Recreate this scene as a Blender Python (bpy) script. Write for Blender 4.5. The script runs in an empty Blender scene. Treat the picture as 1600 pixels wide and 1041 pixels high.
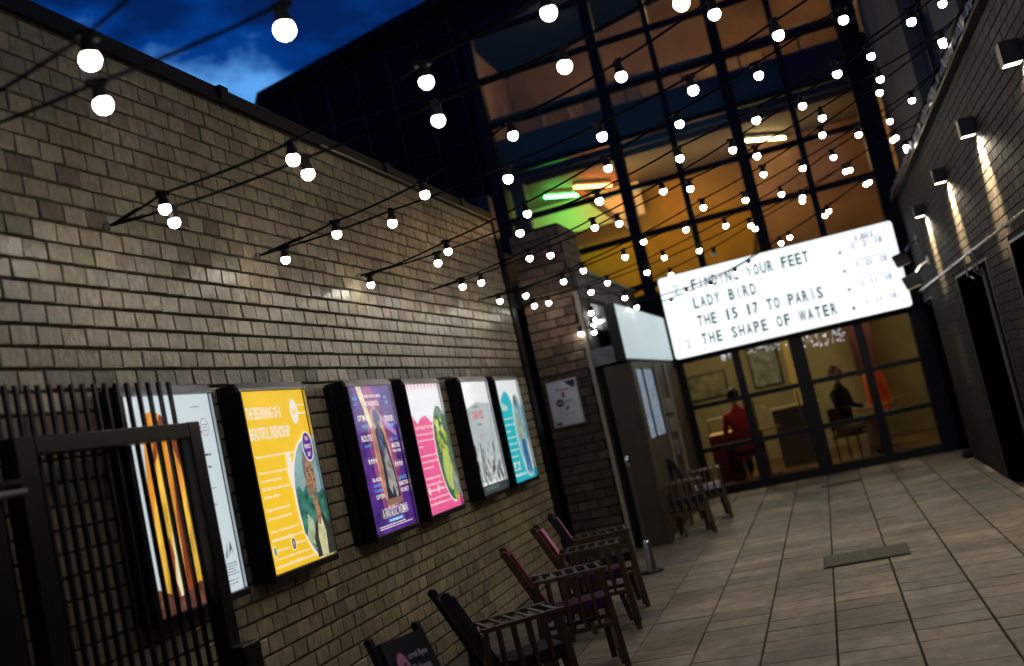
import bpy, bmesh, math, random
from mathutils import Vector, Matrix
random.seed(7)
S = bpy.context.scene
COL = S.collection
R = math.radians

# ------------------------------------------------------------------ camera
cam_d = bpy.data.cameras.new("camera")
cam = bpy.data.objects.new("camera", cam_d)
COL.objects.link(cam)
cr, cu, cb = ((0.93529, 0.281402, -0.214581), (0.232184, -0.030362, 0.972198), (0.267064, -0.959109, -0.093735))
cam.matrix_world = Matrix(((cr[0], cu[0], cb[0], 0.0), (cr[1], cu[1], cb[1], 0.0), (cr[2], cu[2], cb[2], 1.5), (0, 0, 0, 1)))
cam_d.sensor_width = 36.0
cam_d.lens = 1650.0 / 1600.0 * 36.0
cam_d.clip_start = 0.05
cam_d.clip_end = 500.0
cam_d.dof.use_dof = True
cam_d.dof.focus_distance = 6.3
cam_d.dof.aperture_fstop = 1.2
S.camera = cam

# ------------------------------------------------------------------ world: dusk sky with broken cloud
W = bpy.data.worlds.new("World")
S.world = W
W.use_nodes = True
nt = W.node_tree
nt.nodes.clear()
def wn(t, **k):
    n = nt.nodes.new(t)
    for a, b in k.items(): setattr(n, a, b)
    return n
w_out = wn('ShaderNodeOutputWorld')
w_bg = wn('ShaderNodeBackground')
w_tc = wn('ShaderNodeTexCoord')
w_sky = wn('ShaderNodeTexSky', sky_type='NISHITA')
w_sky.sun_disc = False
w_sky.sun_elevation = R(-2.5)
w_sky.sun_rotation = R(-60)
w_map = wn('ShaderNodeMapping')
w_map.inputs['Scale'].default_value = (1.0, 1.0, 2.0)
w_map.inputs['Location'].default_value = (2, 9, 9)
w_noi = wn('ShaderNodeTexNoise')
w_noi.inputs['Scale'].default_value = 4.5
w_noi.inputs['Detail'].default_value = 7.0
w_noi.inputs['Roughness'].default_value = 0.55
w_rmp = wn('ShaderNodeValToRGB')
w_rmp.color_ramp.elements[0].position = 0.40
w_rmp.color_ramp.elements[0].color = (0.0008, 0.016, 0.10, 1)
w_rmp.color_ramp.elements[1].position = 0.57
w_rmp.color_ramp.elements[1].color = (0.11, 0.38, 0.88, 1)
e = w_rmp.color_ramp.elements.new(0.47)
e.color = (0.0010, 0.042, 0.25, 1)
w_sepz = wn('ShaderNodeSeparateXYZ')
w_hr = wn('ShaderNodeMapRange')           # brighter towards the horizon
w_hr.inputs['From Min'].default_value = 0.36
w_hr.inputs['From Max'].default_value = 0.66
w_hr.inputs['To Min'].default_value = 0.05
w_hr.inputs['To Max'].default_value = -0.16
w_add = wn('ShaderNodeMath', operation='ADD')
w_mix = wn('ShaderNodeMix', data_type='RGBA', blend_type='ADD')
w_mix.inputs[0].default_value = 0.001
L = nt.links.new
L(w_tc.outputs['Generated'], w_map.inputs['Vector'])
L(w_map.outputs[0], w_noi.inputs['Vector'])
L(w_tc.outputs['Generated'], w_sepz.inputs[0])
L(w_sepz.outputs['Z'], w_hr.inputs['Value'])
L(w_noi.outputs[0], w_add.inputs[0])
L(w_hr.outputs[0], w_add.inputs[1])
L(w_add.outputs[0], w_rmp.inputs['Fac'])
L(w_rmp.outputs['Color'], w_mix.inputs[6])
L(w_sky.outputs[0], w_mix.inputs[7])
L(w_mix.outputs[2], w_bg.inputs['Color'])
w_bg.inputs['Strength'].default_value = 1.0
L(w_bg.outputs[0], w_out.inputs['Surface'])

S.view_settings.view_transform = 'Standard'
S.view_settings.look = 'None'
S.view_settings.exposure = 0.0
S.view_settings.gamma = 1.0
S.view_settings.use_curve_mapping = False
try:
    S.cycles.use_denoising = True
    S.cycles.max_bounces = 6
    S.cycles.transparent_max_bounces = 12
    S.cycles.sample_clamp_indirect = 4.0
    S.cycles.use_light_tree = True
    S.cycles.caustics_reflective = False
    S.cycles.caustics_refractive = False
except Exception:
    pass

# ------------------------------------------------------------------ tunables for the lamps of the place
BULB = 42.0
WALLLAMP = 1300.0
POSTER = 0.95

# ------------------------------------------------------------------ materials
MATS = {}
def mat(name, col=(.5, .5, .5), rough=.7, metal=0.0, spec=.5, noise=0.0, nscale=8.0, bump=0.0, bscale=60.0, emit=None, estr=1.0,
        tone=False, stretch=(1, 1, 1), coat=0.0, stain=0.0, emitnoise=0.0, alpha=None):
    if name in MATS: return MATS[name]
    m = bpy.data.materials.new(name)
    m.use_nodes = True
    t = m.node_tree
    t.nodes.clear()
    N = t.nodes.new
    out = N('ShaderNodeOutputMaterial')
    b = N('ShaderNodeBsdfPrincipled')
    t.links.new(b.outputs[0], out.inputs['Surface'])
    b.inputs['Roughness'].default_value = rough
    b.inputs['Metallic'].default_value = metal
    b.inputs['Specular IOR Level'].default_value = spec
    b.inputs['Coat Weight'].default_value = coat
    geo = N('ShaderNodeNewGeometry')
    mp = N('ShaderNodeMapping')
    mp.inputs['Scale'].default_value = stretch
    t.links.new(geo.outputs['Position'], mp.inputs['Vector'])
    src = None
    if tone:
        at = N('ShaderNodeAttribute')
        at.attribute_name = 'tone'
        src = at.outputs['Color']
    else:
        rgb = N('ShaderNodeRGB')
        rgb.outputs[0].default_value = (*col, 1)
        src = rgb.outputs[0]
    if noise > 0:
        n = N('ShaderNodeTexNoise')
        n.inputs['Scale'].default_value = nscale
        n.inputs['Detail'].default_value = 5
        t.links.new(mp.outputs[0], n.inputs['Vector'])
        mr = N('ShaderNodeMapRange')
        mr.inputs['From Min'].default_value = .3
        mr.inputs['From Max'].default_value = .7
        mr.inputs['To Min'].default_value = 1 - noise
        mr.inputs['To Max'].default_value = 1 + noise
        t.links.new(n.outputs[0], mr.inputs['Value'])
        mx = N('ShaderNodeMix'); mx.data_type = 'RGBA'; mx.blend_type = 'MULTIPLY'
        mx.inputs[0].default_value = 1
        t.links.new(src, mx.inputs[6])
        cx = N('ShaderNodeCombineXYZ')
        for i in range(3): t.links.new(mr.outputs[0], cx.inputs[i])
        t.links.new(cx.outputs[0], mx.inputs[7])
        src = mx.outputs[2]
    if stain > 0:
        n2 = N('ShaderNodeTexNoise')
        n2.inputs['Scale'].default_value = 1.3
        n2.inputs['Detail'].default_value = 8
        t.links.new(geo.outputs['Position'], n2.inputs['Vector'])
        mr2 = N('ShaderNodeMapRange')
        mr2.inputs['From Min'].default_value = .35
        mr2.inputs['From Max'].default_value = .65
        mr2.inputs['To Min'].default_value = 1 - stain
        mr2.inputs['To Max'].default_value = 1 + stain * .4
        t.links.new(n2.outputs[0], mr2.inputs['Value'])
        mx2 = N('ShaderNodeMix'); mx2.data_type = 'RGBA'; mx2.blend_type = 'MULTIPLY'
        mx2.inputs[0].default_value = 1
        cx2 = N('ShaderNodeCombineXYZ')
        for i in range(3): t.links.new(mr2.outputs[0], cx2.inputs[i])
        t.links.new(src, mx2.inputs[6]); t.links.new(cx2.outputs[0], mx2.inputs[7])
        src = mx2.outputs[2]
    t.links.new(src, b.inputs['Base Color'])
    if emit is not None:
        b.inputs['Emission Color'].default_value = (*emit, 1)
        b.inputs['Emission Strength'].default_value = estr
        if emitnoise > 0:
            mxe = N('ShaderNodeMix'); mxe.data_type = 'RGBA'; mxe.blend_type = 'MULTIPLY'
            mxe.inputs[0].default_value = 1
            mxe.inputs[6].default_value = (*emit, 1)
            ne = N('ShaderNodeTexNoise'); ne.inputs['Scale'].default_value = nscale; ne.inputs['Detail'].default_value = 4
            t.links.new(mp.outputs[0], ne.inputs['Vector'])
            mre = N('ShaderNodeMapRange')
            mre.inputs['From Min'].default_value = .3; mre.inputs['From Max'].default_value = .7
            mre.inputs['To Min'].default_value = 1 - emitnoise; mre.inputs['To Max'].default_value = 1 + emitnoise * .5
            t.links.new(ne.outputs[0], mre.inputs['Value'])
            cxe = N('ShaderNodeCombineXYZ')
            for i in range(3): t.links.new(mre.outputs[0], cxe.inputs[i])
            t.links.new(cxe.outputs[0], mxe.inputs[7])
            t.links.new(mxe.outputs[2], b.inputs['Emission Color'])
    if bump > 0:
        nb = N('ShaderNodeTexNoise')
        nb.inputs['Scale'].default_value = bscale
        nb.inputs['Detail'].default_value = 6
        t.links.new(mp.outputs[0], nb.inputs['Vector'])
        bp = N('ShaderNodeBump')
        bp.inputs['Strength'].default_value = bump
        bp.inputs['Distance'].default_value = .01
        t.links.new(nb.outputs[0], bp.inputs['Height'])
        t.links.new(bp.outputs[0], b.inputs['Normal'])
    MATS[name] = m
    return m

def glass_mat(name, tint=(.9, .93, 1.0), refl=.06, rough=.02):
    if name in MATS: return MATS[name]
    m = bpy.data.materials.new(name); m.use_nodes = True
    t = m.node_tree; t.nodes.clear(); N = t.nodes.new
    o = N('ShaderNodeOutputMaterial'); tr = N('ShaderNodeBsdfTransparent'); gl = N('ShaderNodeBsdfGlossy')
    tr.inputs['Color'].default_value = (*tint, 1)
    gl.inputs['Roughness'].default_value = rough
    fr = N('ShaderNodeFresnel'); fr.inputs['IOR'].default_value = 1.45
    ad = N('ShaderNodeMath'); ad.operation = 'ADD'; ad.inputs[1].default_value = refl; ad.use_clamp = True
    mx = N('ShaderNodeMixShader')
    gg = N('ShaderNodeNewGeometry'); iv = N('ShaderNodeMath'); iv.operation = 'SUBTRACT'; iv.inputs[0].default_value = 1.0
    ml = N('ShaderNodeMath'); ml.operation = 'MULTIPLY'
    t.links.new(gg.outputs['Backfacing'], iv.inputs[1]); t.links.new(ad.outputs[0], ml.inputs[0]); t.links.new(iv.outputs[0], ml.inputs[1])
    t.links.new(fr.outputs[0], ad.inputs[0]); t.links.new(ml.outputs[0], mx.inputs[0])
    t.links.new(tr.outputs[0], mx.inputs[1]); t.links.new(gl.outputs[0], mx.inputs[2])
    t.links.new(mx.outputs[0], o.inputs['Surface'])
    MATS[name] = m
    return m

M_BRICK = mat('buff_brick', rough=.32, spec=.8, noise=.28, nscale=18, bump=.5, bscale=34, tone=True, stretch=(1, 1.3, .9), stain=.30)
M_DBRICK = mat('painted_brick', rough=.75, spec=.12, noise=.25, nscale=12, bump=.35, bscale=30, tone=True, stretch=(1, 2.5, .7), stain=.25)
M_PBRICK = mat('red_brick', rough=.85, noise=.3, nscale=14, bump=.4, bscale=60, tone=True)
M_PAVE = mat('paving_slab', rough=.6, spec=.5, noise=.3, nscale=9, bump=.45, bscale=60, tone=True, stain=.42)
M_MORTAR = mat('mortar', (.060, .050, .026), .95, noise=.3, nscale=20, bump=.5)
M_DMORTAR = mat('dark_mortar', (.006, .006, .007), .9, noise=.2, nscale=20)
M_JOINT = mat('paving_joint', (.012, .011, .010), .95)
M_BLACK = mat('black_metal', (.005, .006, .009), .42, noise=.2, nscale=20, spec=.25)
M_GATE = mat('gate_metal', (.004, .0045, .008), .30, spec=.4, bump=.15, bscale=30)
M_FRAME = mat('navy_frame', (.004, .005, .011), .5, spec=.1)
M_ALU = mat('aluminium', (.55, .57, .6), .3, metal=1.0, noise=.1)
M_ALUD = mat('dull_aluminium', (.14, .15, .16), .45, metal=.8, noise=.3, nscale=10)
M_STEEL = mat('steel', (.6, .6, .62), .22, metal=1.0)
M_CLAD = mat('dark_cladding', (.005, .006, .010), .7, spec=.06, noise=.3, nscale=2, bump=.1, bscale=8)
M_COPE = mat('coping_metal', (.005, .0055, .007), .6, spec=.3, noise=.25, nscale=5)
M_CONC = mat('concrete', (.11, .11, .105), .85, noise=.25, nscale=3, bump=.3, stain=.3)
M_RENDER = mat('grey_render', (.045, .05, .058), .8, noise=.2, nscale=3, stain=.3)
M_BROWN = mat('brown_panel', (.042, .029, .017), .6, noise=.2, nscale=5)
M_TRIM = mat('pale_trim', (.28, .24, .19), .6)
M_WOOD = mat('oiled_wood', (.055, .029, .011), .45, noise=.35, nscale=14, stretch=(1, 1, 1), bump=.15)
M_WOODG = mat('worn_wood', (.075, .055, .036), .35, noise=.3, nscale=18)
M_CBLK = mat('black_canvas', (.006, .006, .012), .85)
M_CRED = mat('dark_red_canvas', (.16, .008, .022), .85)
M_CPUR = mat('purple_canvas', (.07, .008, .055), .85)
M_PINK = mat('pink_print', (.65, .22, .38), .7)
M_LILAC = mat('lilac_print', (.52, .50, .62), .7)
M_WPRINT = mat('white_print', (.55, .5, .55), .7)
M_GLASS = glass_mat('window_glass', (.86, .84, .82), -.02, .03)
M_NAVYGL = mat('navy_panel', (.008, .014, .04), .16, coat=.5)
M_BULB = mat('lit_bulb', (.9, .9, .9), .4, emit=(1.0, .91, .78), estr=BULB)
M_BULBOFF = mat('unlit_bulb', (.35, .38, .5), .15)
M_RUB = mat('rubber_black', (.003, .003, .004), .6, spec=.15)
M_CABLE = mat('black_cable', (.002, .002, .002), .9, spec=.05)

# ------------------------------------------------------------------ mesh helpers
class MB:
    def __init__(s): s.v = []; s.f = []; s.t = []; s.tone = (.5, .5, .5)
    def poly(s, vs, fs):
        o = len(s.v); s.v += [tuple(v) for v in vs]
        for f in fs: s.f.append(tuple(i + o for i in f)); s.t.append(s.tone)
        return s
    def box(s, x0, x1, y0, y1, z0, z1):
        vs = [(x, y, z) for z in (z0, z1) for y in (y0, y1) for x in (x0, x1)]
        return s.poly(vs, [(0, 2, 3, 1), (4, 5, 7, 6), (0, 1, 5, 4), (2, 6, 7, 3), (0, 4, 6, 2), (1, 3, 7, 5)])
    def obox(s, c, ax, ay, az):          # oriented box: centre and three half vectors
        c = Vector(c); ax = Vector(ax); ay = Vector(ay); az = Vector(az)
        vs = [c + i * ax + j * ay + k * az for k in (-1, 1) for j in (-1, 1) for i in (-1, 1)]
        return s.poly(vs, [(0, 2, 3, 1), (4, 5, 7, 6), (0, 1, 5, 4), (2, 6, 7, 3), (0, 4, 6, 2), (1, 3, 7, 5)])
    def bar(s, a, b, w, h, up=(0, 0, 1)):
        a = Vector(a); b = Vector(b); d = b - a
        side = d.cross(Vector(up))
        if side.length < 1e-6: side = d.cross(Vector((0, 1, 0)))
        side.normalize(); u = side.cross(d).normalized()
        return s.obox((a + b) / 2, d / 2, side * w / 2, u * h / 2)
    def tube(s, pts, r, n=8, cap=True):
        pts = [Vector(p) for p in pts]; rings = []
        rr = r if isinstance(r, (list, tuple)) else [r] * len(pts)
        for i, p in enumerate(pts):
            d = (pts[min(i + 1, len(pts) - 1)] - pts[max(i - 1, 0)]).normalized()
            a = d.cross(Vector((0, 0, 1)))
            if a.length < .05: a = d.cross(Vector((0, 1, 0)))
            a.normalize(); b = d.cross(a)
            rings.append([p + rr[i] * (math.cos(2 * math.pi * k / n) * a + math.sin(2 * math.pi * k / n) * b) for k in range(n)])
        vs = [q for g in rings for q in g]; fs = []
        for i in range(len(pts) - 1):
            for k in range(n):
                k2 = (k + 1) % n
                fs.append((i * n + k, i * n + k2, (i + 1) * n + k2, (i + 1) * n + k))
        if cap:
            fs.append(tuple(range(n))[::-1]); fs.append(tuple((len(pts) - 1) * n + k for k in range(n)))
        return s.poly(vs, fs)
    def sphere(s, c, r, n=14, m=9, sz=1.0):
        c = Vector(c); vs = [c + Vector((0, 0, r * sz))]
        for i in range(1, m):
            a = math.pi * i / m
            for k in range(n):
                b = 2 * math.pi * k / n
                vs.append(c + Vector((r * math.sin(a) * math.cos(b), r * math.sin(a) * math.sin(b), r * sz * math.cos(a))))
        vs.append(c - Vector((0, 0, r * sz)))
        fs = [(0, 1 + k, 1 + (k + 1) % n) for k in range(n)]
        for i in range(m - 2):
            for k in range(n):
                k2 = (k + 1) % n
                fs.append((1 + i * n + k, 1 + (i + 1) * n + k, 1 + (i + 1) * n + k2, 1 + i * n + k2))
        o = 1 + (m - 2) * n; last = len(vs) - 1
        fs += [(o + k, last, o + (k + 1) % n) for k in range(n)]
        return s.poly(vs, fs)
    def mesh(s, name, m, smooth=False):
        me = bpy.data.meshes.new(name)
        me.from_pydata(s.v, [], s.f)
        me.update()
        a = me.attributes.new('tone', 'FLOAT_COLOR', 'FACE')
        a.data.foreach_set('color', [c for t in s.t for c in (*t, 1.0)])
        if m is not None: me.materials.append(m)
        if smooth: me.shade_smooth()
        return me
    def build(s, name, m, parent=None, smooth=False, bevel=0.0):
        o = bpy.data.objects.new(name, s.mesh(name, m, smooth))
        COL.objects.link(o)
        if parent is not None: o.parent = parent
        if bevel > 0:
            md = o.modifiers.new('bevel', 'BEVEL'); md.width = bevel; md.segments = 2; md.limit_method = 'ANGLE'
        return o

def link(name, me, parent=None, loc=None):
    o = bpy.data.objects.new(name, me); COL.objects.link(o)
    if parent is not None: o.parent = parent
    if loc is not None: o.location = loc
    return o
def tag(o, label, cat, group=None):
    o['label'] = label; o['category'] = cat
    if group: o['group'] = group
    return o
def thing(name, label, cat, loc=(0, 0, 0), rz=0.0, group=None):
    o = bpy.data.objects.new(name, None); COL.objects.link(o)
    o.location = loc; o.rotation_euler = (0, 0, rz); o.empty_display_size = .1
    return tag(o, label, cat, group)
def struct(o): o['kind'] = 'structure'; return o
def stuff(o): o['kind'] = 'stuff'; return o

# camera helper used only to pick which pieces are large in the picture
CR, CU, CF = Vector(cr), Vector(cu), -Vector(cb)
def proj(p):
    q = Vector(p) - Vector((0, 0, 1.5)); z = q.dot(CF)
    if z <= .1: return None
    return 800 + 1650 * q.dot(CR) / z, 520.5 - 1650 * q.dot(CU) / z, z
def in_frame(p, m=30):
    q = proj(p)
    return q is not None and -m < q[0] < 1600 + m and -m < q[1] < 1041 + m

def brick_mb(mb, o, U, V, N, l, h, d, ch=.004, jit=.0015, tilt=0.0):
    """chamfered brick: o lower left back corner, U along, V up, N outwards"""
    o = Vector(o); U = Vector(U); V = Vector(V); N = Vector(N)
    rj = lambda: random.uniform(-jit, jit)
    dz = random.uniform(-tilt, tilt)
    back = [o, o + U * l, o + U * l + V * h, o + V * h]
    fo = [p + N * (d - ch) + U * rj() + V * rj() for p in back]
    c = (ch, ch); ins = [(1, 1), (-1, 1), (-1, -1), (1, -1)]
    fi = [back[i] + N * (d + (dz if i < 2 else -dz) + rj() * .5) + U * (ins[i][0] * ch + rj()) + V * (ins[i][1] * ch + rj()) for i in range(4)]
    vs = back + fo + fi
    fs = [(8, 9, 10, 11)]
    for i in range(4):
        j = (i + 1) % 4
        fs.append((4 + i, 4 + j, 8 + j, 8 + i)); fs.append((i, j, 4 + j, 4 + i))
    mb.poly(vs, fs)

def buff_tone():
    k = random.random(); v = random.uniform(1.2, 1.62)
    if k < .66: b = (.245, .205, .132)
    elif k < .82: b = (.228, .184, .124)
    elif k < .91: b = (.238, .216, .155)
    elif k < .965: b = (.195, .182, .110)
    else: b = (.155, .115, .085)
    return tuple(c * v for c in b)
def dark_tone():
    v = random.uniform(.7, 1.3); return (.0145 * v, .013 * v, .012 * v)
def red_tone():
    v = random.uniform(.7, 1.25)
    return random.choice([(.155 * v, .098 * v, .066 * v), (.13 * v, .09 * v, .066 * v), (.165 * v, .11 * v, .075 * v)])

def pier_tone(v=None):
    return red_tone()

def brick_field(parent, orig, U, V, N, u0, u1, v0, v1, bl, bh, gu, gv, depth, tonef, m, nobj=300, skip=None, jit=.0018, tilt=.0012, variants=14, name='brick', proud=.004, band=None):
    """running bond; the pieces that show largest are objects of their own, the rest one joined part"""
    cells = []
    nrow = int((v1 - v0) / (bh + gv)) + 1
    for r in range(nrow):
        v = v0 + r * (bh + gv)
        h = min(bh, v1 - v)
        if h < .02: continue
        off = (r % 2) * (bl + gu) / 2 + random.uniform(-.006, .006)
        u = u0 - off
        while u < u1:
            a = max(u, u0); b = min(u + bl, u1)
            if b - a > .02 and not (skip and skip((a + b) / 2, v + h / 2)):
                cells.append((a, v, b - a, h))
            u += bl + gu
    PL = Vector(parent.location)
    Uv, Vv, Nv, O = Vector(U), Vector(V), Vector(N), Vector(orig)
    scored = []
    for c in cells:
        p = O + Uv * (c[0] + c[2] / 2) + Vv * (c[1] + c[3] / 2)
        full = abs(c[2] - bl) < 1e-4 and abs(c[3] - bh) < 1e-4
        q = proj(p)
        s = 0
        if full and in_frame(p):
            vd = (p - Vector((0, 0, 1.5))); s = abs(vd.normalized().dot(Nv)) / q[2] ** 2
        scored.append((s, c))
    scored.sort(key=lambda t: -t[0])
    var = []
    for i in range(variants):
        mb = MB(); mb.tone = tonef()
        brick_mb(mb, (0, 0, 0), U, V, N, bl, bh, depth, jit=jit, tilt=tilt)
        var.append(mb.mesh(name, m))
    bvar = []
    if band:
        for i in range(6):
            mb = MB(); mb.tone = band[2](); brick_mb(mb, (0, 0, 0), U, V, N, bl, bh, depth, jit=jit, tilt=tilt); bvar.append(mb.mesh(name, m))
    joined = MB(); k = 0
    for s, c in scored:
        d = random.uniform(0, proud)
        if s > 0 and k < nobj:
            link(name, random.choice(bvar if band and band[0] < c[1] < band[1] and random.random() < .8 else var), parent, O - PL + Uv * c[0] + Vv * c[1] + Nv * d); k += 1
        else:
            joined.tone = band[2]() if band and band[0] < c[1] < band[1] and random.random() < .8 else tonef()
            brick_mb(joined, O - PL + Uv * c[0] + Vv * c[1] + Nv * d, U, V, N, c[2], c[3], depth, jit=jit, tilt=tilt)
    if joined.f:
        stuff(joined.build('far_' + name + 's' if nobj else name + 's', m, parent))

# flat print helpers: plane with origin, right and up vectors
class Sheet:
    def __init__(s, o, u, v, parent):
        s.o = Vector(o); s.u = Vector(u); s.v = Vector(v); s.n = s.u.cross(s.v).normalized(); s.parent = parent; s.k = 0
    def P(s, a, b, lift): return s.o + s.u * a + s.v * b + s.n * lift
    def poly(s, pts, m, name='print_area', lift=None):
        if lift is None: s.k += 1; lift = .00018 * s.k
        mb = MB(); vs = [s.P(a, b, lift) for a, b in pts] + [s.P(a, b, lift - .00012) for a, b in pts]; n = len(pts)
        fs = [tuple(range(n)), tuple(range(2 * n - 1, n - 1, -1))] + [(i, i + n, (i + 1) % n + n, (i + 1) % n) for i in range(n)]
        mb.poly(vs, fs)
        return mb.build(name, m, s.parent)
    def rect(s, a0, b0, a1, b1, m, name='print_area'): return s.poly([(a0, b0), (a1, b0), (a1, b1), (a0, b1)], m, name)
    def oval(s, ca, cb_, ra, rb, m, name='print_area', n=28, clip=None):
        pts = [(ca + ra * math.cos(2 * math.pi * i / n), cb_ + rb * math.sin(2 * math.pi * i / n)) for i in range(n)]
        if clip: pts = [(min(max(a, clip[0]), clip[2]), min(max(b, clip[1]), clip[3])) for a, b in pts]
        return s.poly(pts, m, name)
    def text(s, txt, a, b, w, h, m, name='lettering', bold=.018, font=None):
        cu_ = bpy.data.curves.new('txt', 'FONT'); cu_.body = txt; cu_.size = 1.0; cu_.offset = bold; cu_.resolution_u = 2
        ob = bpy.data.objects.new('txt', cu_)
        me = bpy.data.meshes.new_from_object(ob)
        bpy.data.objects.remove(ob); bpy.data.curves.remove(cu_)
        xs = [v.co.x for v in me.vertices]; ys = [v.co.y for v in me.vertices]
        if not xs: return None
        x0, x1 = min(xs), max(xs); y0, y1 = min(ys), max(ys)
        s.k += 1; lift = .00018 * s.k
        sx = w / (x1 - x0); sy = h / (y1 - y0)
        for v in me.vertices:
            p = s.P(a + (v.co.x - x0) * sx, b + (v.co.y - y0) * sy, lift)
            v.co = p
        me.materials.clear(); me.materials.append(m)
        me.name = name
        return link(name, me, s.parent)
    def lines(s, a, b, w, rows, pitch, h, m, name='small_print'):
        """rows of broken bars: text too small to read"""
        mb = MB(); s.k += 1; lift = .00018 * s.k
        for r in range(rows):
            x = a; end = a + w * random.uniform(.72, 1.0)
            while x < end:
                l = random.uniform(.008, .035); x1 = min(x + l, end)
                y = b - r * pitch
                mb.poly([s.P(x, y, lift), s.P(x1, y, lift), s.P(x1, y + h, lift), s.P(x, y + h, lift)], [(0, 1, 2, 3)])
                x = x1 + .006
        return mb.build(name, m, s.parent)

def lit(name, c, k=1.0, nz=0.0, ns=8.0, st=(1, 1, 1)):
    return mat('print_' + name, tuple(x * .3 for x in c), .35, emit=c, estr=POSTER * k, emitnoise=nz, nscale=ns, stretch=st)

# =================================================================== GROUND
struct(MB().box(-60, 60, -30, 90, -.30, -.05).build('ground', mat('earth', (.03, .03, .028), .95, noise=.3)))
pv = MB().box(-3.0, 1.5, 0.5, 15.75, -.06, -.014).build('pavement', M_JOINT)
struct(pv)
def pave_tone():
    v = random.uniform(.68, 1.22)
    return random.choice([(.220 * v, .185 * v, .135 * v), (.215 * v, .185 * v, .145 * v), (.230 * v, .195 * v, .140 * v), (.185 * v, .168 * v, .140 * v)])
PW = .4135; PD = .252
def slab(mb, x0, x1, y0, y1, z0, z1, ch=.004):
    tz = random.uniform(-.0016, .0016); ty = random.uniform(-.0016, .0016)
    b = [(x0, y0), (x1, y0), (x1, y1), (x0, y1)]; i = [(x0 + ch, y0 + ch), (x1 - ch, y0 + ch), (x1 - ch, y1 - ch), (x0 + ch, y1 - ch)]
    hz = [z1 - tz, z1 + tz, z1 + ty, z1 - ty]
    vs = [(*p, z0) for p in b] + [(*p, z1 - ch) for p in b] + [(i[k][0], i[k][1], hz[k]) for k in range(4)]
    fs = [(8, 9, 10, 11)] + [(k, (k + 1) % 4, 4 + (k + 1) % 4, 4 + k) for k in range(4)] + [(4 + k, 4 + (k + 1) % 4, 8 + (k + 1) % 4, 8 + k) for k in range(4)]
    mb.poly(vs, fs)
pvar = []
for i in range(24):
    mb = MB(); mb.tone = pave_tone(); slab(mb, 0, PW - .010, 0, PD - .0055, -.02, 0)
    pvar.append(mb.mesh('paving_slab', M_PAVE))
cells = []
ci = 0
x = -1.516 - 3 * PW - .29
xs = [-3.0, -2.756] + [-1.516 + k * PW for k in range(-3, 9)]
xs = sorted(set(round(v, 4) for v in xs if v < 1.5))
for k, x0 in enumerate(xs):
    w = min(PW, 1.5 - x0, (xs[k + 1] - x0) if k + 1 < len(xs) else 9)
    y = .6 + random.uniform(0, .03)
    while y < 15.72:
        d = min(PD, 15.74 - y)
        c = (x0 + w / 2, y + d / 2, 0); q = proj(c)
        s = (1 / q[2] ** 2 if in_frame(c, 60) else 0) if abs(w - PW) < 1e-3 and abs(d - PD) < 1e-3 else -1
        if d > .05: cells.append((s, x0, y, w, d))
        y += PD
cells.sort(key=lambda t: -t[0])
rest = MB()
for k, (s, x0, y, w, d) in enumerate(cells):
    dz = random.uniform(-.002, .0025)
    if s > 0 and k < 300:
        link('paving_slab', random.choice(pvar), pv, (x0 + .005, y + .003, dz))
    else:
        rest.tone = pave_tone(); slab(rest, x0 + .005, x0 + w - .005, y + .003, y + d - .0025, -.02, dz)
stuff(rest.build('far_paving_slabs', M_PAVE, pv))
# drain and inspection covers, and an odd fallen leaf or two
def cover(x0, x1, y0, y1, label):
    t = thing('drain_cover', label, 'drain cover', ((x0 + x1) / 2, (y0 + y1) / 2, 0))
    cx, cy = (x0 + x1) / 2, (y0 + y1) / 2
    MB().box(x0 - cx, x1 - cx, y0 - cy, y1 - cy, .004, .009).build('frame', mat('cover_rim', (.02, .02, .02), .6, metal=.5), t)
    for q_ in (x0 - cx + .06, x1 - cx - .10): MB().box(q_, q_ + .04, -.012, .012, .0141, .0155).build('lifting_slot', M_BLACK, t)
    MB().box(-.006, .006, y0 - cy + .02, y1 - cy - .02, .0141, .0150).build('lid_joint', M_BLACK, t)
    MB().box(x0 - cx + .02, x1 - cx - .02, y0 - cy + .02, y1 - cy - .02, .009, .014).build('lid', mat('cover_lid', (.075, .074, .058), .8, noise=.3, nscale=30, bump=.4), t)
cover(-.345, .30, 8.40, 8.90, 'wide grey drain cover set in the middle of the near paving')
cover(-.37, .13, 14.02, 14.28, 'narrow drain cover in the paving just before the glass doors')

lf = MB(); rl = random.Random(5)
for k in range(46):
    x = rl.uniform(-2.6, 1.4); y = rl.uniform(4.8, 14); a = rl.uniform(0, 6.28); q = rl.uniform(.006, .016)
    lf.poly([(x + q * math.cos(a + b_), y + q * math.sin(a + b_) * .6, .005 + rl.uniform(0, .006)) for b_ in (0, 1.2, 2.2, 3.3, 4.5)], [(0, 1, 2, 3, 4)])
lfo = stuff(lf.build('leaf_litter', mat('leaf', (.20, .15, .07), .8))); tag(lfo, 'tiny scraps of leaf and grit scattered over the paving', 'litter')
# the street front behind the camera, only ever seen mirrored in the glass
struct(MB().box(-30, 30, -16.5, -16, -.04, 9).box(-30, -12.1, -16, 30, -.04, 6).box(9.1, 30, -16, 30, -.04, 7).build('street_fronts', mat('street_front', (.03, .028, .028), .9)))

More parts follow.
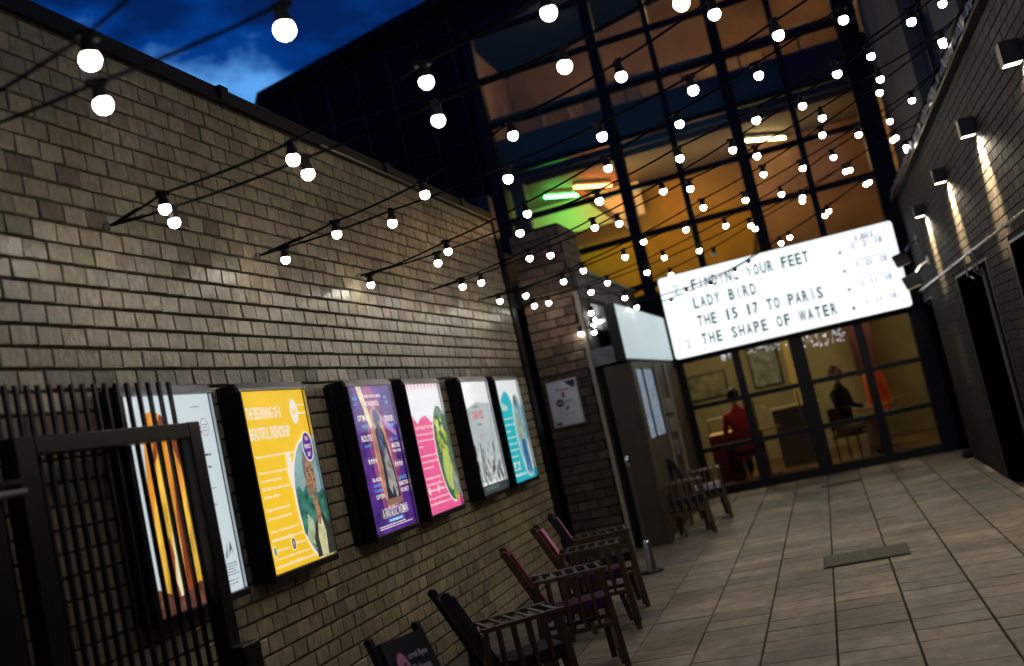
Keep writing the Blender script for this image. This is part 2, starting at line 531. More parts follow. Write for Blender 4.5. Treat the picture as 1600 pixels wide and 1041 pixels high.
# =================================================================== LEFT WALL
lw = thing('brick_wall', 'long buff brick wall carrying the lit posters on the left', 'wall', (-3, 6, 0))
def under(t, o):                      # children are built in world coordinates
    o.parent = t; o.matrix_parent_inverse = t.matrix_world.inverted() if False else Matrix.Translation(-t.location); return o
def part(mb, name, m, t, **k):
    o = mb.build(name, m, None, **k); o.parent = t
    o.matrix_parent_inverse = (Matrix.Translation(t.location) @ t.rotation_euler.to_matrix().to_4x4()).inverted()
    return o
lw.location = (0, 0, 0)
part(MB().box(-3.32, -3.012, -2.0, 10.868, 0, 3.84), 'mortar_core', M_MORTAR, lw)
brick_field(lw, (-3.024, 0, 0), (0, 1, 0), (0, 0, 1), (1, 0, 0), 1.2, 10.88, .01, 3.79, .1435, .0800, .0085, .0145, .024, buff_tone, M_BRICK, 300, name='brick', tilt=.0022, proud=.006, jit=.0022, variants=24, band=(2.03, 2.16, lambda: random.choice([(.10, .095, .05), (.12, .10, .065), (.085, .085, .045)])))
# end face of the wall
brick_field(lw, (-3.0, 10.865, 0), (-1, 0, 0), (0, 0, 1), (0, 1, 0), .0, .3, .01, 3.79, .1435, .0800, .0085, .0145, .012, buff_tone, M_BRICK, 0, name='end_brick')
cp = part(MB().box(-3.42, -2.975, -2.0, 10.92, 3.80, 3.815).box(-3.40, -2.985, -2.0, 10.915, 3.8151, 3.895), 'coping', M_COPE, lw)
part(MB().box(-2.985, -2.970, 6.8, 10.92, 3.795, 3.806), 'drip_edge', M_ALU, lw)
for y in (2.2, 5.5, 8.0, 9.9):
    part(MB().box(-3.43, -2.967, y, y + .09, 3.81, 3.905), 'coping_joint', M_COPE, lw)
# the flat roof behind the wall
b1 = tag(MB().box(-12, -3.33, -2, 15.5, 0, 3.7).build('low_building', M_CLAD), 'low dark building hidden behind the long brick wall', 'building')

# =================================================================== POSTER CASES
def case(y0, y1, label, depth=.14, z0=1.02, z1=2.07, step=False):
    t = thing('poster_case', label, 'poster case', (-3.0, (y0 + y1) / 2, (z0 + z1) / 2), 0, 'lit poster cases on the brick wall')
    xf = -3 + depth; xb = -2.998
    ox, oy, oz = t.location
    def Bx(name, m, *a, bev=.004):
        mb = MB(); mb.box(a[0] - ox, a[1] - ox, a[2] - oy, a[3] - oy, a[4] - oz, a[5] - oz); return mb.build(name, m, t, bevel=bev)
    Bx('housing', M_BLACK, xb, xf - .022, y0 + .004, y1 - .004, z0 + .004, z1 - .004)
    if step: Bx('back_box', M_BLACK, xb, xf - .09, y0 - .035, y0 + .003, z0 + .02, z1 - .02)
    # door frame: four rails
    wd_ = MB(); A_ = [(xf - .020, z1 - .045), (xf, z1 - .045), (xf - .004, z1 - .030), (xf - .022, z1), (xf - .030, z1)]
    wd_.poly([(a - ox, y0 - oy, b - oz) for a, b in A_] + [(a - ox, y1 - oy, b - oz) for a, b in A_], [(4, 3, 2, 1, 0), (5, 6, 7, 8, 9)] + [(i, (i + 1) % 5, (i + 1) % 5 + 5, i + 5) for i in range(5)])
    wd_.build('top_rail', mat('satin_rail', (.20, .21, .23), .38, metal=.85), t)
    Bx('bottom_rail', M_BLACK, xf - .020, xf, y0, y1, z0, z0 + .035, bev=.003)
    Bx('side_rail', M_BLACK, xf - .020, xf, y0, y0 + .018, z0 + .036, z1 - .046, bev=.003)
    Bx('side_rail', M_BLACK, xf - .020, xf, y1 - .018, y1, z0 + .036, z1 - .046, bev=.003)
    Bx('glazing_bead', M_ALU, xf - .012, xf + .0015, y0 + .02, y1 - .02, z0 + .030, z0 + .0375, bev=0)
    Bx('glazing_bead', M_ALU, xf - .012, xf + .0015, y1 - .0215, y1 - .0185, z0 + .04, z1 - .05, bev=0)
    a0, a1, c0, c1 = y0 + .019, y1 - .022, z0 + .038, z1 - .047
    sh = Sheet((xf - .0185 - ox, a0 - oy, c0 - oz), (0, 1, 0), (0, 0, 1), t)
    g = MB().box(xf - .0045 - ox, xf - .003 - ox, a0 - oy, a1 - oy, c0 - oz, c1 - oz).build('glass_pane', glass_mat('poster_glass', (1, 1, 1), .0, .05), t)
    return t, sh, a1 - a0, c1 - c0

WHT = lit('white', (.82, .84, .86)); PAPER = lit('paper', (.62, .72, .76), 1.0)
INK = lit('ink', (.03, .04, .06)); DKG = lit('dark_green', (.02, .10, .09))

# 0: white poster with fiery picture
t, s, w, h = case(3.90, 4.62, 'nearest poster case, white sheet with a fiery orange picture behind the gate')
s.rect(0, 0, w, h, PAPER, 'poster_sheet')
s.poly([(.03, h - .02), (.10, h - .02), (.08, h - .10), (.05, h - .13)], WHT)
FO = lit('flame_orange', (.90, .34, .04), 1, .5, 9, (1, 3, .6)); FY = lit('flame_yellow', (1.0, .58, .07), 1, .6, 9, (1, 3, .6)); FR = lit('flame_brown', (.30, .06, .02), 1, .7, 12, (1, 2, .6)); FC = lit('flame_cream', (.95, .85, .50), 1, .2, 9, (1, 3, .6))
s.poly([(.04, .02), (.48, .02), (.49, .22), (.45, .50), (.38, .70), (.30, .84), (.22, .90), (.14, .88), (.10, .72), (.06, .40)], FO)
s.poly([(.05, .30), (.14, .58), (.20, .74), (.235, .60), (.20, .28), (.22, .06), (.05, .04)], FY)
s.poly([(.27, .12), (.31, .44), (.36, .62), (.40, .44), (.45, .16), (.40, .10)], FY)
s.poly([(.08, .03), (.16, .10), (.21, .48), (.24, .30), (.23, .04)], FC)
s.poly([(.235, .05), (.25, .40), (.28, .62), (.30, .55), (.29, .30), (.27, .05)], FR)
s.poly([(.12, .62), (.20, .80), (.26, .88), (.33, .80), (.40, .62), (.36, .60), (.30, .76), (.24, .80), (.18, .68)], FR)
s.poly([(.10, .02), (.13, .26), (.165, .33), (.18, .24), (.16, .14), (.185, .02)], FR)
s.poly([(.02, .0), (.48, .0), (.47, .07), (.33, .10), (.17, .06), (.02, .12)], lit('flame_dark', (.16, .06, .04), 1, .7, 20))
s.lines(.51, .90, .10, 1, .02, .004, INK); s.lines(.56, .80, .07, 2, .025, .006, INK)
s.oval(.60, .80, .035, .045, lit('ring_red', (.5, .12, .1))); s.oval(.60, .80, .031, .041, PAPER); s.lines(.58, .81, .05, 3, .015, .004, INK)
s.lines(.56, .66, .05, 1, .02, .010, INK); s.lines(.57, .60, .04, 1, .02, .010, INK)
s.lines(.54, .50, .06, 1, .02, .004, INK); s.lines(.56, .42, .03, 1, .02, .004, INK)
s.poly([(.52, .235), (.55, .25), (.56, .225), (.545, .20), (.56, .18), (.53, .17)], INK); s.poly([(.57, .16), (.60, .235), (.585, .165)], INK); s.poly([(.60, .165), (.625, .24), (.64, .165), (.625, .20)], INK)
s.lines(.55, .13, .11, 5, .013, .004, INK); s.lines(.52, .05, .14, 2, .016, .004, INK)

# 1: yellow members poster
t, s, w, h = case(4.87, 5.605, 'poster case with a yellow sheet about the beginning of a beautiful friendship')
YEL = lit('yellow', (.97, .60, .028), 1, .07, 2); PUR = lit('purple', (.11, .03, .30)); WT = lit('white_ink', (.93, .86, .76))
s.rect(0, 0, w, h, YEL, 'poster_sheet')
s.text('THE BEGINNING OF A', .035, h - .155, .37, .068, WT, bold=.02)
s.text('BEAUTIFUL FRIENDSHIP', .035, h - .265, .43, .068, WT, bold=.02)
s.oval(.555, h - .125, .045, .072, WT); s.text('eff', .53, h - .145, .05, .035, YEL)
s.text('errol flynn', .605, h - .10, .085, .018, WT); s.text('filmhouse', .605, h - .145, .085, .020, WT)
s.text('Become a member of the Errol Flynn Filmhouse today', .05, h - .365, .50, .021, WT)
y = h - .45
for q, l in (('Priority booking and', .30), ('no booking fees', .22), ('20% off in the cafe and bar', .30), ('ticket offers', .17)): s.text(q, .05, y, l, .018, WT); y -= .042
y -= .03
for q, l in (('Single membership 25', .25), ('Joint membership 40', .25)): s.text(q, .05, y, l, .021, WT); y -= .046
y -= .02
for q, l in (('Pick up a leaflet today or ask', .31), ('at the box office', .22)): s.text(q, .05, y, l, .019, WT); y -= .042
s.text('more information at the box office', .05, .165, .34, .013, WT)
s.oval(.055, .115, .017, .03, WT); s.oval(.055, .115, .013, .024, lit('bird_teal', (.15, .35, .38))); s.text('filmhouse', .085, .108, .12, .014, WT)
s.oval(.26, .125, .022, .036, WT); s.oval(.26, .125, .018, .030, INK); s.text('f', .254, .108, .012, .034, WT); s.text('filmhouse', .29, .118, .11, .014, WT)
s.text('www.errolflynnfilmhouse', .04, .062, .38, .016, WT); s.text('www.errolflynnfilmhouse.com', .04, .018, .42, .026, WT)
clp = (0.0, .004, w - .001, h)
s.poly([(.40, .62), (.36, .60), (.345, .50), (.37, .38), (.45, .36)], WT)
s.oval(.63, .33, .262, .368, WT, clip=clp); s.oval(.63, .33, .247, .352, lit('portrait_sky', (.28, .44, .46), 1, .35, 7), clip=clp)
FOL = lit('portrait_green', (.05, .22, .17), 1, .8, 16)
s.poly([(.40, .16), (.39, .40), (.43, .42), (.47, .38), (.52, .42), (.57, .37), (.66, .36), (w - .002, .38), (w - .002, .12), (.50, .06)], FOL)
s.poly([(.42, .12), (.47, .26), (.52, .22), (.53, .06)], lit('portrait_light', (.45, .52, .34), 1, .5, 20))
JK = lit('portrait_jacket', (.045, .045, .04), 1, .5, 20); SKN = lit('portrait_skin', (.42, .22, .13), 1, .7, 40); SH = lit('portrait_shirt', (.66, .62, .34), 1, .3, 20); HR = lit('portrait_hair', (.20, .19, .17), 1, .7, 40)
s.poly([(.50, .008), (.50, .12), (.545, .20), (.60, .25), (.645, .25), (w - .002, .17), (w - .002, .008)], JK)
s.poly([(.555, .008), (.545, .12), (.575, .22), (.615, .26), (.645, .14), (.63, .008)], SH)
s.poly([(.565, .20), (.57, .34), (.62, .33), (.63, .24), (.60, .18)], SKN)
s.oval(.580, .45, .062, .125, SKN, n=24)
s.poly([(.515, .46), (.52, .55), (.55, .605), (.60, .60), (.64, .55), (.60, .565), (.56, .555), (.54, .50), (.532, .43)], HR)
s.poly([(.545, .395), (.57, .345), (.61, .345), (.632, .40), (.60, .375), (.57, .38)], HR)
s.poly([(.575, .475), (.590, .478), (.60, .43), (.582, .428)], lit('portrait_shade', (.26, .12, .07)))
s.rect(.552, .487, .573, .495, INK); s.rect(.602, .487, .622, .495, INK)
s.oval(.622, h - .335, .062, .088, WT); s.oval(.622, h - .335, .055, .080, PUR)
s.text('THE', .603, h - .300, .036, .022, WT, bold=.02); s.text('PERFECT', .582, h - .347, .082, .026, WT, bold=.02); s.text('GIFT', .603, h - .392, .040, .024, WT, bold=.02)

# 2: purple film poster
t, s, w, h = case(6.14, 6.87, 'poster case with a purple and orange film poster in a deeper double box', depth=.15, step=True)
s.rect(0, 0, w, h, lit('violet', (.10, .028, .28), 1, .8, 9), 'poster_sheet')
s.poly([(.20, h), (.38, h), (.46, h - .10), (.56, h - .26), (.60, h - .55), (.54, .16), (.22, .14), (.18, .40), (.20, .70)], lit('magenta', (.34, .07, .26), 1, .8, 10))
s.poly([(.25, .66), (.30, .80), (.36, .84), (.44, .78), (.50, .58), (.52, .30), (.46, .16), (.28, .15), (.24, .35)], lit('peach', (.66, .32, .24), 1, .6, 12))
s.poly([(.14, h), (.22, h), (.30, .70), (.25, .68)], lit('cream_beam', (.85, .70, .46), 1, .4, 9)); s.poly([(.42, h - .18), (.52, h - .30), (.66, h - .36), (.66, h - .32), (.53, h - .24)], lit('mauve', (.42, .26, .60)))
FB = lit('figure_blue', (.10, .13, .30), 1, .9, 22); FG = lit('figure_grey', (.36, .36, .34), 1, .7, 26); FD = lit('figure_dark', (.02, .02, .04))
s.oval(.375, .745, .052, .062, FB); s.poly([(.315, .66), (.36, .70), (.40, .70), (.44, .64), (.50, .40), (.53, .17), (.30, .17), (.33, .42)], FD)
s.poly([(.335, .64), (.38, .69), (.42, .63), (.41, .50), (.36, .44)], FB); s.poly([(.37, .46), (.43, .56), (.47, .42), (.50, .24), (.46, .19), (.43, .30), (.40, .22), (.36, .28)], FG)
s.rect(.27, .165, .54, .205, lit('plinth', (.28, .16, .12)))
BLU = lit('cyan_ink', (.10, .46, .86))
s.text('BERLIN', .06, h - .09, .07, .02, BLU, bold=.02); s.text('2017', .07, h - .125, .05, .02, BLU, bold=.02); s.text('BEST', .56, h - .09, .06, .02, BLU, bold=.02); s.text('FILM', .57, h - .125, .05, .02, BLU, bold=.02)
s.text('ACADEMY AWARD NOMINEE', .21, h - .08, .30, .022, WT); s.text('WONDERFUL', .22, h - .135, .24, .034, WT, bold=.02)
for q in (('OPTIMUM', .08, .735, .17, .040, WT), ('PRODUCT', .13, .69, .13, .018, BLU), ('ROUTE', .08, .60, .16, .042, WT), ('CRITIC', .10, .56, .11, .018, BLU), ('BLADE', .12, .335, .13, .024, WT), ('RADIANT', .12, .30, .13, .020, BLU), ('CLEVER', .12, .265, .14, .020, BLU), ('OFTEN', .12, .22, .14, .030, WT),
          ('TENDER', .50, .715, .15, .040, WT), ('FILM', .55, .675, .08, .022, BLU), ('BEST OF', .52, .58, .13, .020, BLU), ('MASTER', .53, .53, .14, .034, WT), ('PRECISE', .53, .50, .14, .018, WT), ('CRAFTS', .53, .31, .14, .024, BLU), ('ALMOTOR', .52, .27, .16, .030, WT), ('HONEST', .53, .225, .14, .030, WT)):
    s.text(q[0], q[1], q[2], q[3], q[4], q[5], bold=.02)
for r, x0 in ((.47, .12), (.42, .53)):
    for k in range(4):
        cx = x0 + k * .036; pts = []
        for i in range(10):
            rr = .017 if i % 2 == 0 else .007; a = math.pi / 2 + i * math.pi / 5; pts.append((cx + rr * math.cos(a), r + rr * 1.6 * math.sin(a)))
        s.poly(pts, WT, 'star', lift=.00018 * (s.k + 1))
    s.k += 1
s.text('A FANTASTIC WOMAN', .16, .088, .42, .066, WT, bold=.01); s.rect(.24, .058, .48, .079, BLU); s.text('A FILM BY', .25, .062, .21, .012, WT)
s.lines(.08, .040, .56, 2, .014, .007, WT)

# 3: pink members poster
t, s, w, h = case(7.13, 7.865, 'poster case with a pink sheet and an oval picture of green apples')
PK = lit('pink', (.93, .13, .35), 1, .06, 3); GR = lit('apple_green', (.44, .55, .05), 1, .6, 18)
s.rect(0, 0, w, h, PK, 'poster_sheet')
s.poly([(0, h), (0, h - .22), (.06, h - .24), (.12, h - .30), (.22, h - .25), (.32, h - .24), (.40, h - .30), (.50, h - .26), (.62, h - .32), (w, h - .28), (w, h)], lit('pale', (.80, .80, .82), 1.1))
for k in range(9): a = .05 + .072 * k; s.poly([(a, h - .002), (a + .03, h - .002), (a + .015, h - .04 - .03 * random.random())], PK, lift=.0008)
s.k += 1
s.text('GIVE THE GIFT OF FILM', .06, h - .34, .36, .024, WT); s.text('membership makes a perfect', .06, h - .39, .38, .020, WT); s.text('present for anyone', .06, h - .435, .34, .020, WT); s.text('today', .06, h - .48, .08, .02, WT)
y = h - .55
for l in (.34, .33, .21): s.text('membership offer', .06, y, l, .021, WT); y -= .045
y -= .03
for l in (.30, .31, .33): s.text('from the box office', .06, y, l, .022, WT); y -= .045
s.oval(.085, .17, .016, .03, WT); s.text('filmhouse', .115, .16, .10, .014, WT); s.oval(.27, .17, .016, .03, WT); s.text('filmhouse', .30, .16, .12, .014, WT)
s.text('www.errolflynnfilmhouse', .05, .10, .40, .02, WT); s.text('errolflynnfilmhouse.com', .05, .055, .42, .026, WT)
s.oval(.58, .42, .205, .385, WT, clip=(0, .03, w - .004, h)); s.oval(.58, .42, .19, .37, lit('oval_dark', (.05, .16, .12), 1, .5, 10), clip=(0, .03, w - .008, h))
for k in range(26):
    a = random.uniform(0, 6.28); r = random.random() ** .5; cx = .55 + .12 * r * math.cos(a); cy = .56 + .17 * r * math.sin(a)
    s.oval(min(cx, w - .03), cy, .022, .030, GR if k % 3 else lit('apple_light', (.66, .74, .20), 1, .4, 20), n=10)
s.oval(.55, .29, .095, .16, lit('apple_big', (.55, .66, .16), 1, .4, 12)); s.oval(.64, .17, .055, .10, lit('grey_stone', (.30, .34, .30), 1, .5, 20)); s.oval(.60, .09, .04, .045, GR)

# 4: pale poster with red title and a crowd
t, s, w, h = case(8.36, 9.11, 'poster case with a pale grey film poster, small red title above a crowd')
PG = lit('pale_green', (.52, .60, .60), 1, .12, 4)
s.rect(0, 0, w, h, lit('pale2', (.84, .86, .84), 1.1), 'poster_sheet')
s.poly([(.03, .10), (.02, .70), (.10, h - .22), (.30, h - .18), (w - .02, h - .20), (w - .02, .10)], PG)
s.text('THE MILE', .17, .735, .20, .020, DKG); s.text('DAR RES', .16, .635, .30, .075, lit('red_ink', (.72, .08, .12)), bold=.02); s.text('film', .26, .58, .10, .022, INK); s.lines(.22, .49, .16, 2, .025, .012, lit('rose_ink', (.6, .25, .35)))
CR1 = lit('crowd_dark', (.04, .06, .06)); CR2 = lit('crowd_light', (.66, .70, .66)); CR3 = lit('crowd_mid', (.26, .30, .30)); CRR = lit('crowd_rose', (.66, .20, .30))
for k in range(10): x0 = random.choice([random.uniform(.03, .09), random.uniform(.56, .66)]); y0 = random.uniform(.45, .72); s.poly([(x0, y0), (x0 + .02, y0 + .06), (x0 + .012, y0 + .09)], CR3, lift=.0045)
for k in range(110):
    x0 = random.uniform(.03, w - .06); y0 = random.uniform(.06, .36); hh = random.uniform(.05, .12)
    s.poly([(x0, y0), (x0 + .025, y0), (x0 + .03, y0 + hh * .7), (x0 + .015, y0 + hh), (x0, y0 + hh * .7)], random.choice([CR1, CR1, CR2, CR2, CR3, PG]), 'crowd_figure', lift=.0048 + .00002 * k)
s.k += 8
s.poly([(.33, .16), (.40, .17), (.41, .26), (.36, .30), (.33, .24)], CRR); s.rect(.0, .0, w, .07, CR1); s.text('IN CINEMAS', .15, .075, .42, .03, CR2, bold=.01); s.lines(.1, .045, .5, 2, .018, .007, CR3)

# 5: turquoise members poster
t, s, w, h = case(9.33, 10.10, 'farthest poster case with a turquoise sheet and a standing blue figure')
TQ = lit('turquoise', (.02, .53, .62), 1, .08, 3)
s.rect(0, 0, w, h, TQ, 'poster_sheet')
s.poly([(0, h), (0, h - .25), (.05, h - .27), (.10, h - .18), (.25, h - .10), (.36, h - .13), (.45, h - .24), (.52, h - .16), (w, h - .26), (w, h)], lit('pale3', (.82, .86, .86), 1.1))
s.text('film', .08, h - .29, .18, .07, WT); y = h - .38
for l in (.32, .34, .14, .28, .27, .28, .24, .18): s.text('membership offer', .06, y, l, .024, WT); y -= .06
y -= .0
for l in (.22, .24): s.text('box office', .06, y, l, .024, WT); y -= .05
s.oval(.10, .16, .02, .03, WT); s.oval(.24, .16, .02, .03, WT); s.text('filmhouse.com', .06, .05, .36, .03, WT)
s.oval(.56, .42, .19, .42, WT, clip=(0, .02, w - .01, h)); s.oval(.565, .42, .175, .405, lit('pool_blue', (.24, .50, .62), 1, .5, 8), clip=(0, .03, w - .014, h))
s.poly([(.44, .50), (.47, .64), (.53, .70), (.58, .64), (.62, .46), (.60, .38), (.46, .38)], lit('shirt_olive', (.42, .48, .34), 1, .5, 16)); s.oval(.53, .755, .045, .055, lit('face_dark', (.16, .12, .10)))
s.poly([(.48, .38), (.60, .38), (.64, .06), (.58, .05), (.55, .26), (.54, .06), (.49, .08)], lit('trouser_blue', (.03, .12, .36), 1, .5, 16)); s.poly([(.66, .10), (.68, .36), (.71, .38), (.70, .08)], lit('side_cream', (.75, .74, .56)))

# =================================================================== GATE (open, flat against the wall)
GX = -2.76
gt = thing('metal_gate', 'black barred metal gate standing open against the brick wall', 'gate', (GX, 3.12, 0))
def G(mb, name, m=M_GATE, **k): return part(mb, name, m, gt, **k)
G(MB().box(GX - .03, GX + .045, 3.075, 3.175, .06, 1.868), 'hinge_stile', bevel=.005)
G(MB().box(GX - .03, GX + .045, 4.14, 4.232, .06, 1.868), 'lock_stile', bevel=.005)
G(MB().box(GX - .03, GX + .046, 3.176, 4.139, 1.797, 1.866), 'top_rail', bevel=.005)
G(MB().box(GX - .03, GX + .045, 3.176, 4.139, .10, .19), 'bottom_rail', bevel=.005)
G(MB().box(GX - .02, GX + .115, 4.13, 4.275, .62, .855), 'lock_box', bevel=.006)
y = 3.005
bm_ = MB().box(-.008, .008, -.008, .008, .20, 2.07).mesh('bar', M_GATE)
while y < 4.25:
    link('bar', bm_, gt, (GX - .042 - GX, y - 3.12, 0)); y += .0545 + .021 * min(1, max(0, (y - 3.1) / .8))
gp = thing('gate_post', 'black steel gate post with hinge pin at the left edge', 'post', (GX, 2.93, 0))
part(MB().box(GX - .07, GX + .05, 2.83, 2.965, 0, 1.76), 'post', M_GATE, gp, bevel=.005)
part(MB().tube([(GX + .06, 2.93, 1.67), (GX + .06, 3.07, 1.67)], .016, 8), 'hinge_pin', M_ALUD, gp)
part(MB().box(GX + .02, GX + .062, 2.94, 3.074, 1.70, 1.72), 'hinge_plate', M_GATE, gp)

# =================================================================== CINEMA BUILDING
YF = 15.6
bd = thing('cinema_building', 'tall dark cinema building with sloping roof closing the courtyard', 'building', (-4.2, YF + .2, 0))
def B(mb, name, m=M_CLAD, **k): return part(mb, name, m, bd, **k)
ev = lambda x: 7.87 + (x + 7.62) * .174           # roof edge
gl = lambda x: 7.68 + (x + 3.97) * .185           # top of the glass
def prism(pts, y0, y1):
    n = len(pts); mb = MB()
    mb.poly([(x, y0, z) for x, z in pts] + [(x, y1, z) for x, z in pts], [tuple(range(n)), tuple(range(2 * n - 1, n - 1, -1))] + [(i, i + n, (i + 1) % n + n, (i + 1) % n) for i in range(n)])
    return mb
B(prism([(-7.62, 0), (-4.12, 0), (-4.12, ev(-4.12) - .12), (-7.45, ev(-7.45) - .12), (-7.62, 7.6)], YF + .02, YF + .3), 'dark_wall')
for k in range(6):
    x = -7.1 + k * .56
    B(MB().box(x, x + .02, YF - .012, YF + .019, 3.0, ev(x) - .35), 'panel_joint', M_BLACK)
for k in range(5):
    z = 4.3 + k * .9
    B(MB().box(-7.6, -4.13, YF - .004, YF + .019, z, z + .015), 'panel_joint', M_BLACK)
B(prism([(-4.119, gl(-4.119) + .18), (1.75, gl(1.75) + .18), (1.75, ev(1.75) - .12), (-4.119, ev(-4.119) - .12)], YF + .021, YF + .31), 'gable_band')
B(prism([(-7.75, 7.70), (-7.66, ev(-7.66) + .02), (2.3, ev(2.3) + .02), (2.3, ev(2.3) - .14), (-7.5, ev(-7.5) - .14)], YF - .22, YF + 8.0), 'roof')
B(MB().box(-7.62, -7.45, YF + .31, YF + 8, 0, 7.6), 'side_wall')
B(MB().box(-7.6, -4.6, YF + .31, YF + .4, 0, 7.7), 'inner_wall')
# interior rooms seen through the glass
M_ORW = mat('orange_wall', (.46, .24, .026), .8, noise=.25, nscale=1.2, stain=.2)
M_BRW = mat('brown_room_wall', (.30, .16, .075), .8, noise=.3, nscale=.8, stain=.3)
M_OLIV = mat('olive_room_wall', (.34, .31, .16), .8, noise=.2, nscale=1.5)
M_CEIL = mat('room_ceiling', (.13, .10, .06), .8)
M_NAVY = mat('navy_slab', (.018, .021, .042), .55)
M_CFLO = mat('cafe_floor', (.16, .085, .035), .45, noise=.3, nscale=3)
B(MB().box(-4.5, 1.7, YF + .35, 21.2, -.05, .002), 'cafe_floor', M_CFLO)
B(MB().box(-4.5, 1.7, 20.5, 20.7, .003, 2.84), 'cafe_back_wall', M_OLIV)
B(MB().box(-4.6, -4.48, YF + .41, 20.49, .003, 9.0), 'left_room_wall', M_BRW)
B(MB().box(1.72, 1.82, YF + .41, 21, .003, 9.6), 'right_room_wall', M_BRW)
B(MB().box(-4.47, 1.715, YF + .16, 20.9, 2.85, 3.12), 'first_floor_slab', M_NAVY)
B(MB().box(-4.47, -.35, 18.6, 18.7, 3.13, 5.34), 'orange_wall', M_ORW)
B(MB().box(-.33, 1.715, 18.0, 18.1, 3.13, 5.34), 'brown_wall', M_BRW)
B(MB().box(-.348, -.332, 18.0, 18.7, 3.13, 5.34), 'wall_return', M_BRW)
B(MB().box(-4.47, 1.715, YF + .75, 20.9, 5.36, 5.45), 'slab_ceiling', M_CEIL)
B(MB().box(-4.47, 1.715, YF + .62, 20.9, 5.451, 6.17), 'second_floor_slab', M_NAVY)
B(MB().box(-4.47, 1.715, 19.6, 19.7, 6.18, 9.0), 'upper_back_wall', M_BRW)
B(MB().tube([(-4.4, YF + .8, 6.55), (1.7, YF + .8, 6.55)], .045, 8), 'handrail', M_NAVY)
for x in (-1.9, -1.0, -.1, .8): B(MB().tube([(x, YF + .8, 6.17), (x, YF + .8, 6.52)], .015, 6), 'handrail_post', M_NAVY)
B(MB().bar((-3.2, 17.2, 5.3), (-2.3, 17.6, 4.25), .09, .09), 'brace', mat('brace_brown', (.10, .055, .03), .6))
B(MB().bar((-.75, 18.4, 3.2), (-.35, 18.5, 4.5), .10, .05), 'brace', mat('brace_brown'))
B(MB().box(-4.0, -3.78, YF + .5, YF + .62, 3.13, 5.35), 'column', M_CEIL)
B(MB().tube([(-3.65 + .28 * math.cos(a), 19.55, 7.1 + .5 * math.sin(a)) for a in [math.pi * k / 12 for k in range(13)]], .05, 6), 'arch', mat('arch_grey', (.25, .2, .17), .7))
B(MB().box(-3.1, -2.0, 19.52, 19.59, 6.2, 7.6), 'upper_door', mat('upper_door', (.09, .045, .022), .6))
B(MB().box(-.9, .3, 19.50, 19.59, 6.3, 7.3), 'upper_picture', mat('upper_pic', (.34, .20, .10), .6, noise=.4, nscale=3))
B(MB().box(-4.4, -2.25, 18.2, 18.26, 4.75, 5.34), 'glow_catch_panel', mat('glow_catch_pale', (.55, .52, .45), .9))  # pale surface added to catch the green and red tube glow
# fluorescent tubes
def tube_light(a, b, r, col, k, label):
    t = thing('tube_light', label, 'light', a)
    ax = Vector(a)
    MB().tube([(0, 0, 0), Vector(b) - ax], r, 8).build('lit_tube', mat('tube_' + label.split()[0], (.9, .9, .9), .4, emit=col, estr=k), t)
    MB().bar(Vector((0, 0, .07)), Vector(b) - ax + Vector((0, 0, .07)), .07, .05).build('batten', M_ALUD, t)
tube_light((-.37, 17.0, 5.25), (.30, 17.65, 5.25), .022, (1.0, .80, .34), 30, 'yellow fluorescent tube under the upper floor behind the glass')
tube_light((-3.67, 17.0, 5.24), (-3.15, 17.6, 5.24), .020, (.05, 1.0, .16), 60, 'green neon tube inside the tall left window')
tube_light((-3.12, 16.9, 5.24), (-2.62, 17.5, 5.24), .020, (1.0, .20, .04), 60, 'red neon tube beside the green one in the left window')
def warm(x, y, z, e, c=(1, .68, .32), r=.25):
    l = bpy.data.lights.new('interior_light', 'POINT'); l.energy = e; l.color = c; l.shadow_soft_size = r
    o = bpy.data.objects.new('interior_light', l); COL.objects.link(o); o.location = (x, y, z)
warm(-3.5, 17.6, 5.05, 16, (.03, 1, .12), .15); warm(-2.65, 17.7, 5.1, 16, (1, .14, .05), .15); warm(-2.3, 17.0, 4.4, 50, (1, .84, .36)); warm(-.9, 17.2, 4.6, 22); warm(.8, 17.0, 4.5, 14)  # green and red ones are added to spread the neon tubes' glow
warm(-2.9, 17.7, 7.9, 26, (1, .80, .50)); warm(-.6, 17.7, 8.0, 40, (1, .74, .36)); warm(.9, 17.7, 7.6, 22, (1, .74, .36))
warm(-1.8, 17.8, 2.5, 80, (1, .82, .48)); warm(.7, 18.8, 2.5, 38, (1, .80, .44)); warm(-.3, 16.6, 2.6, 12, (1, .84, .52))

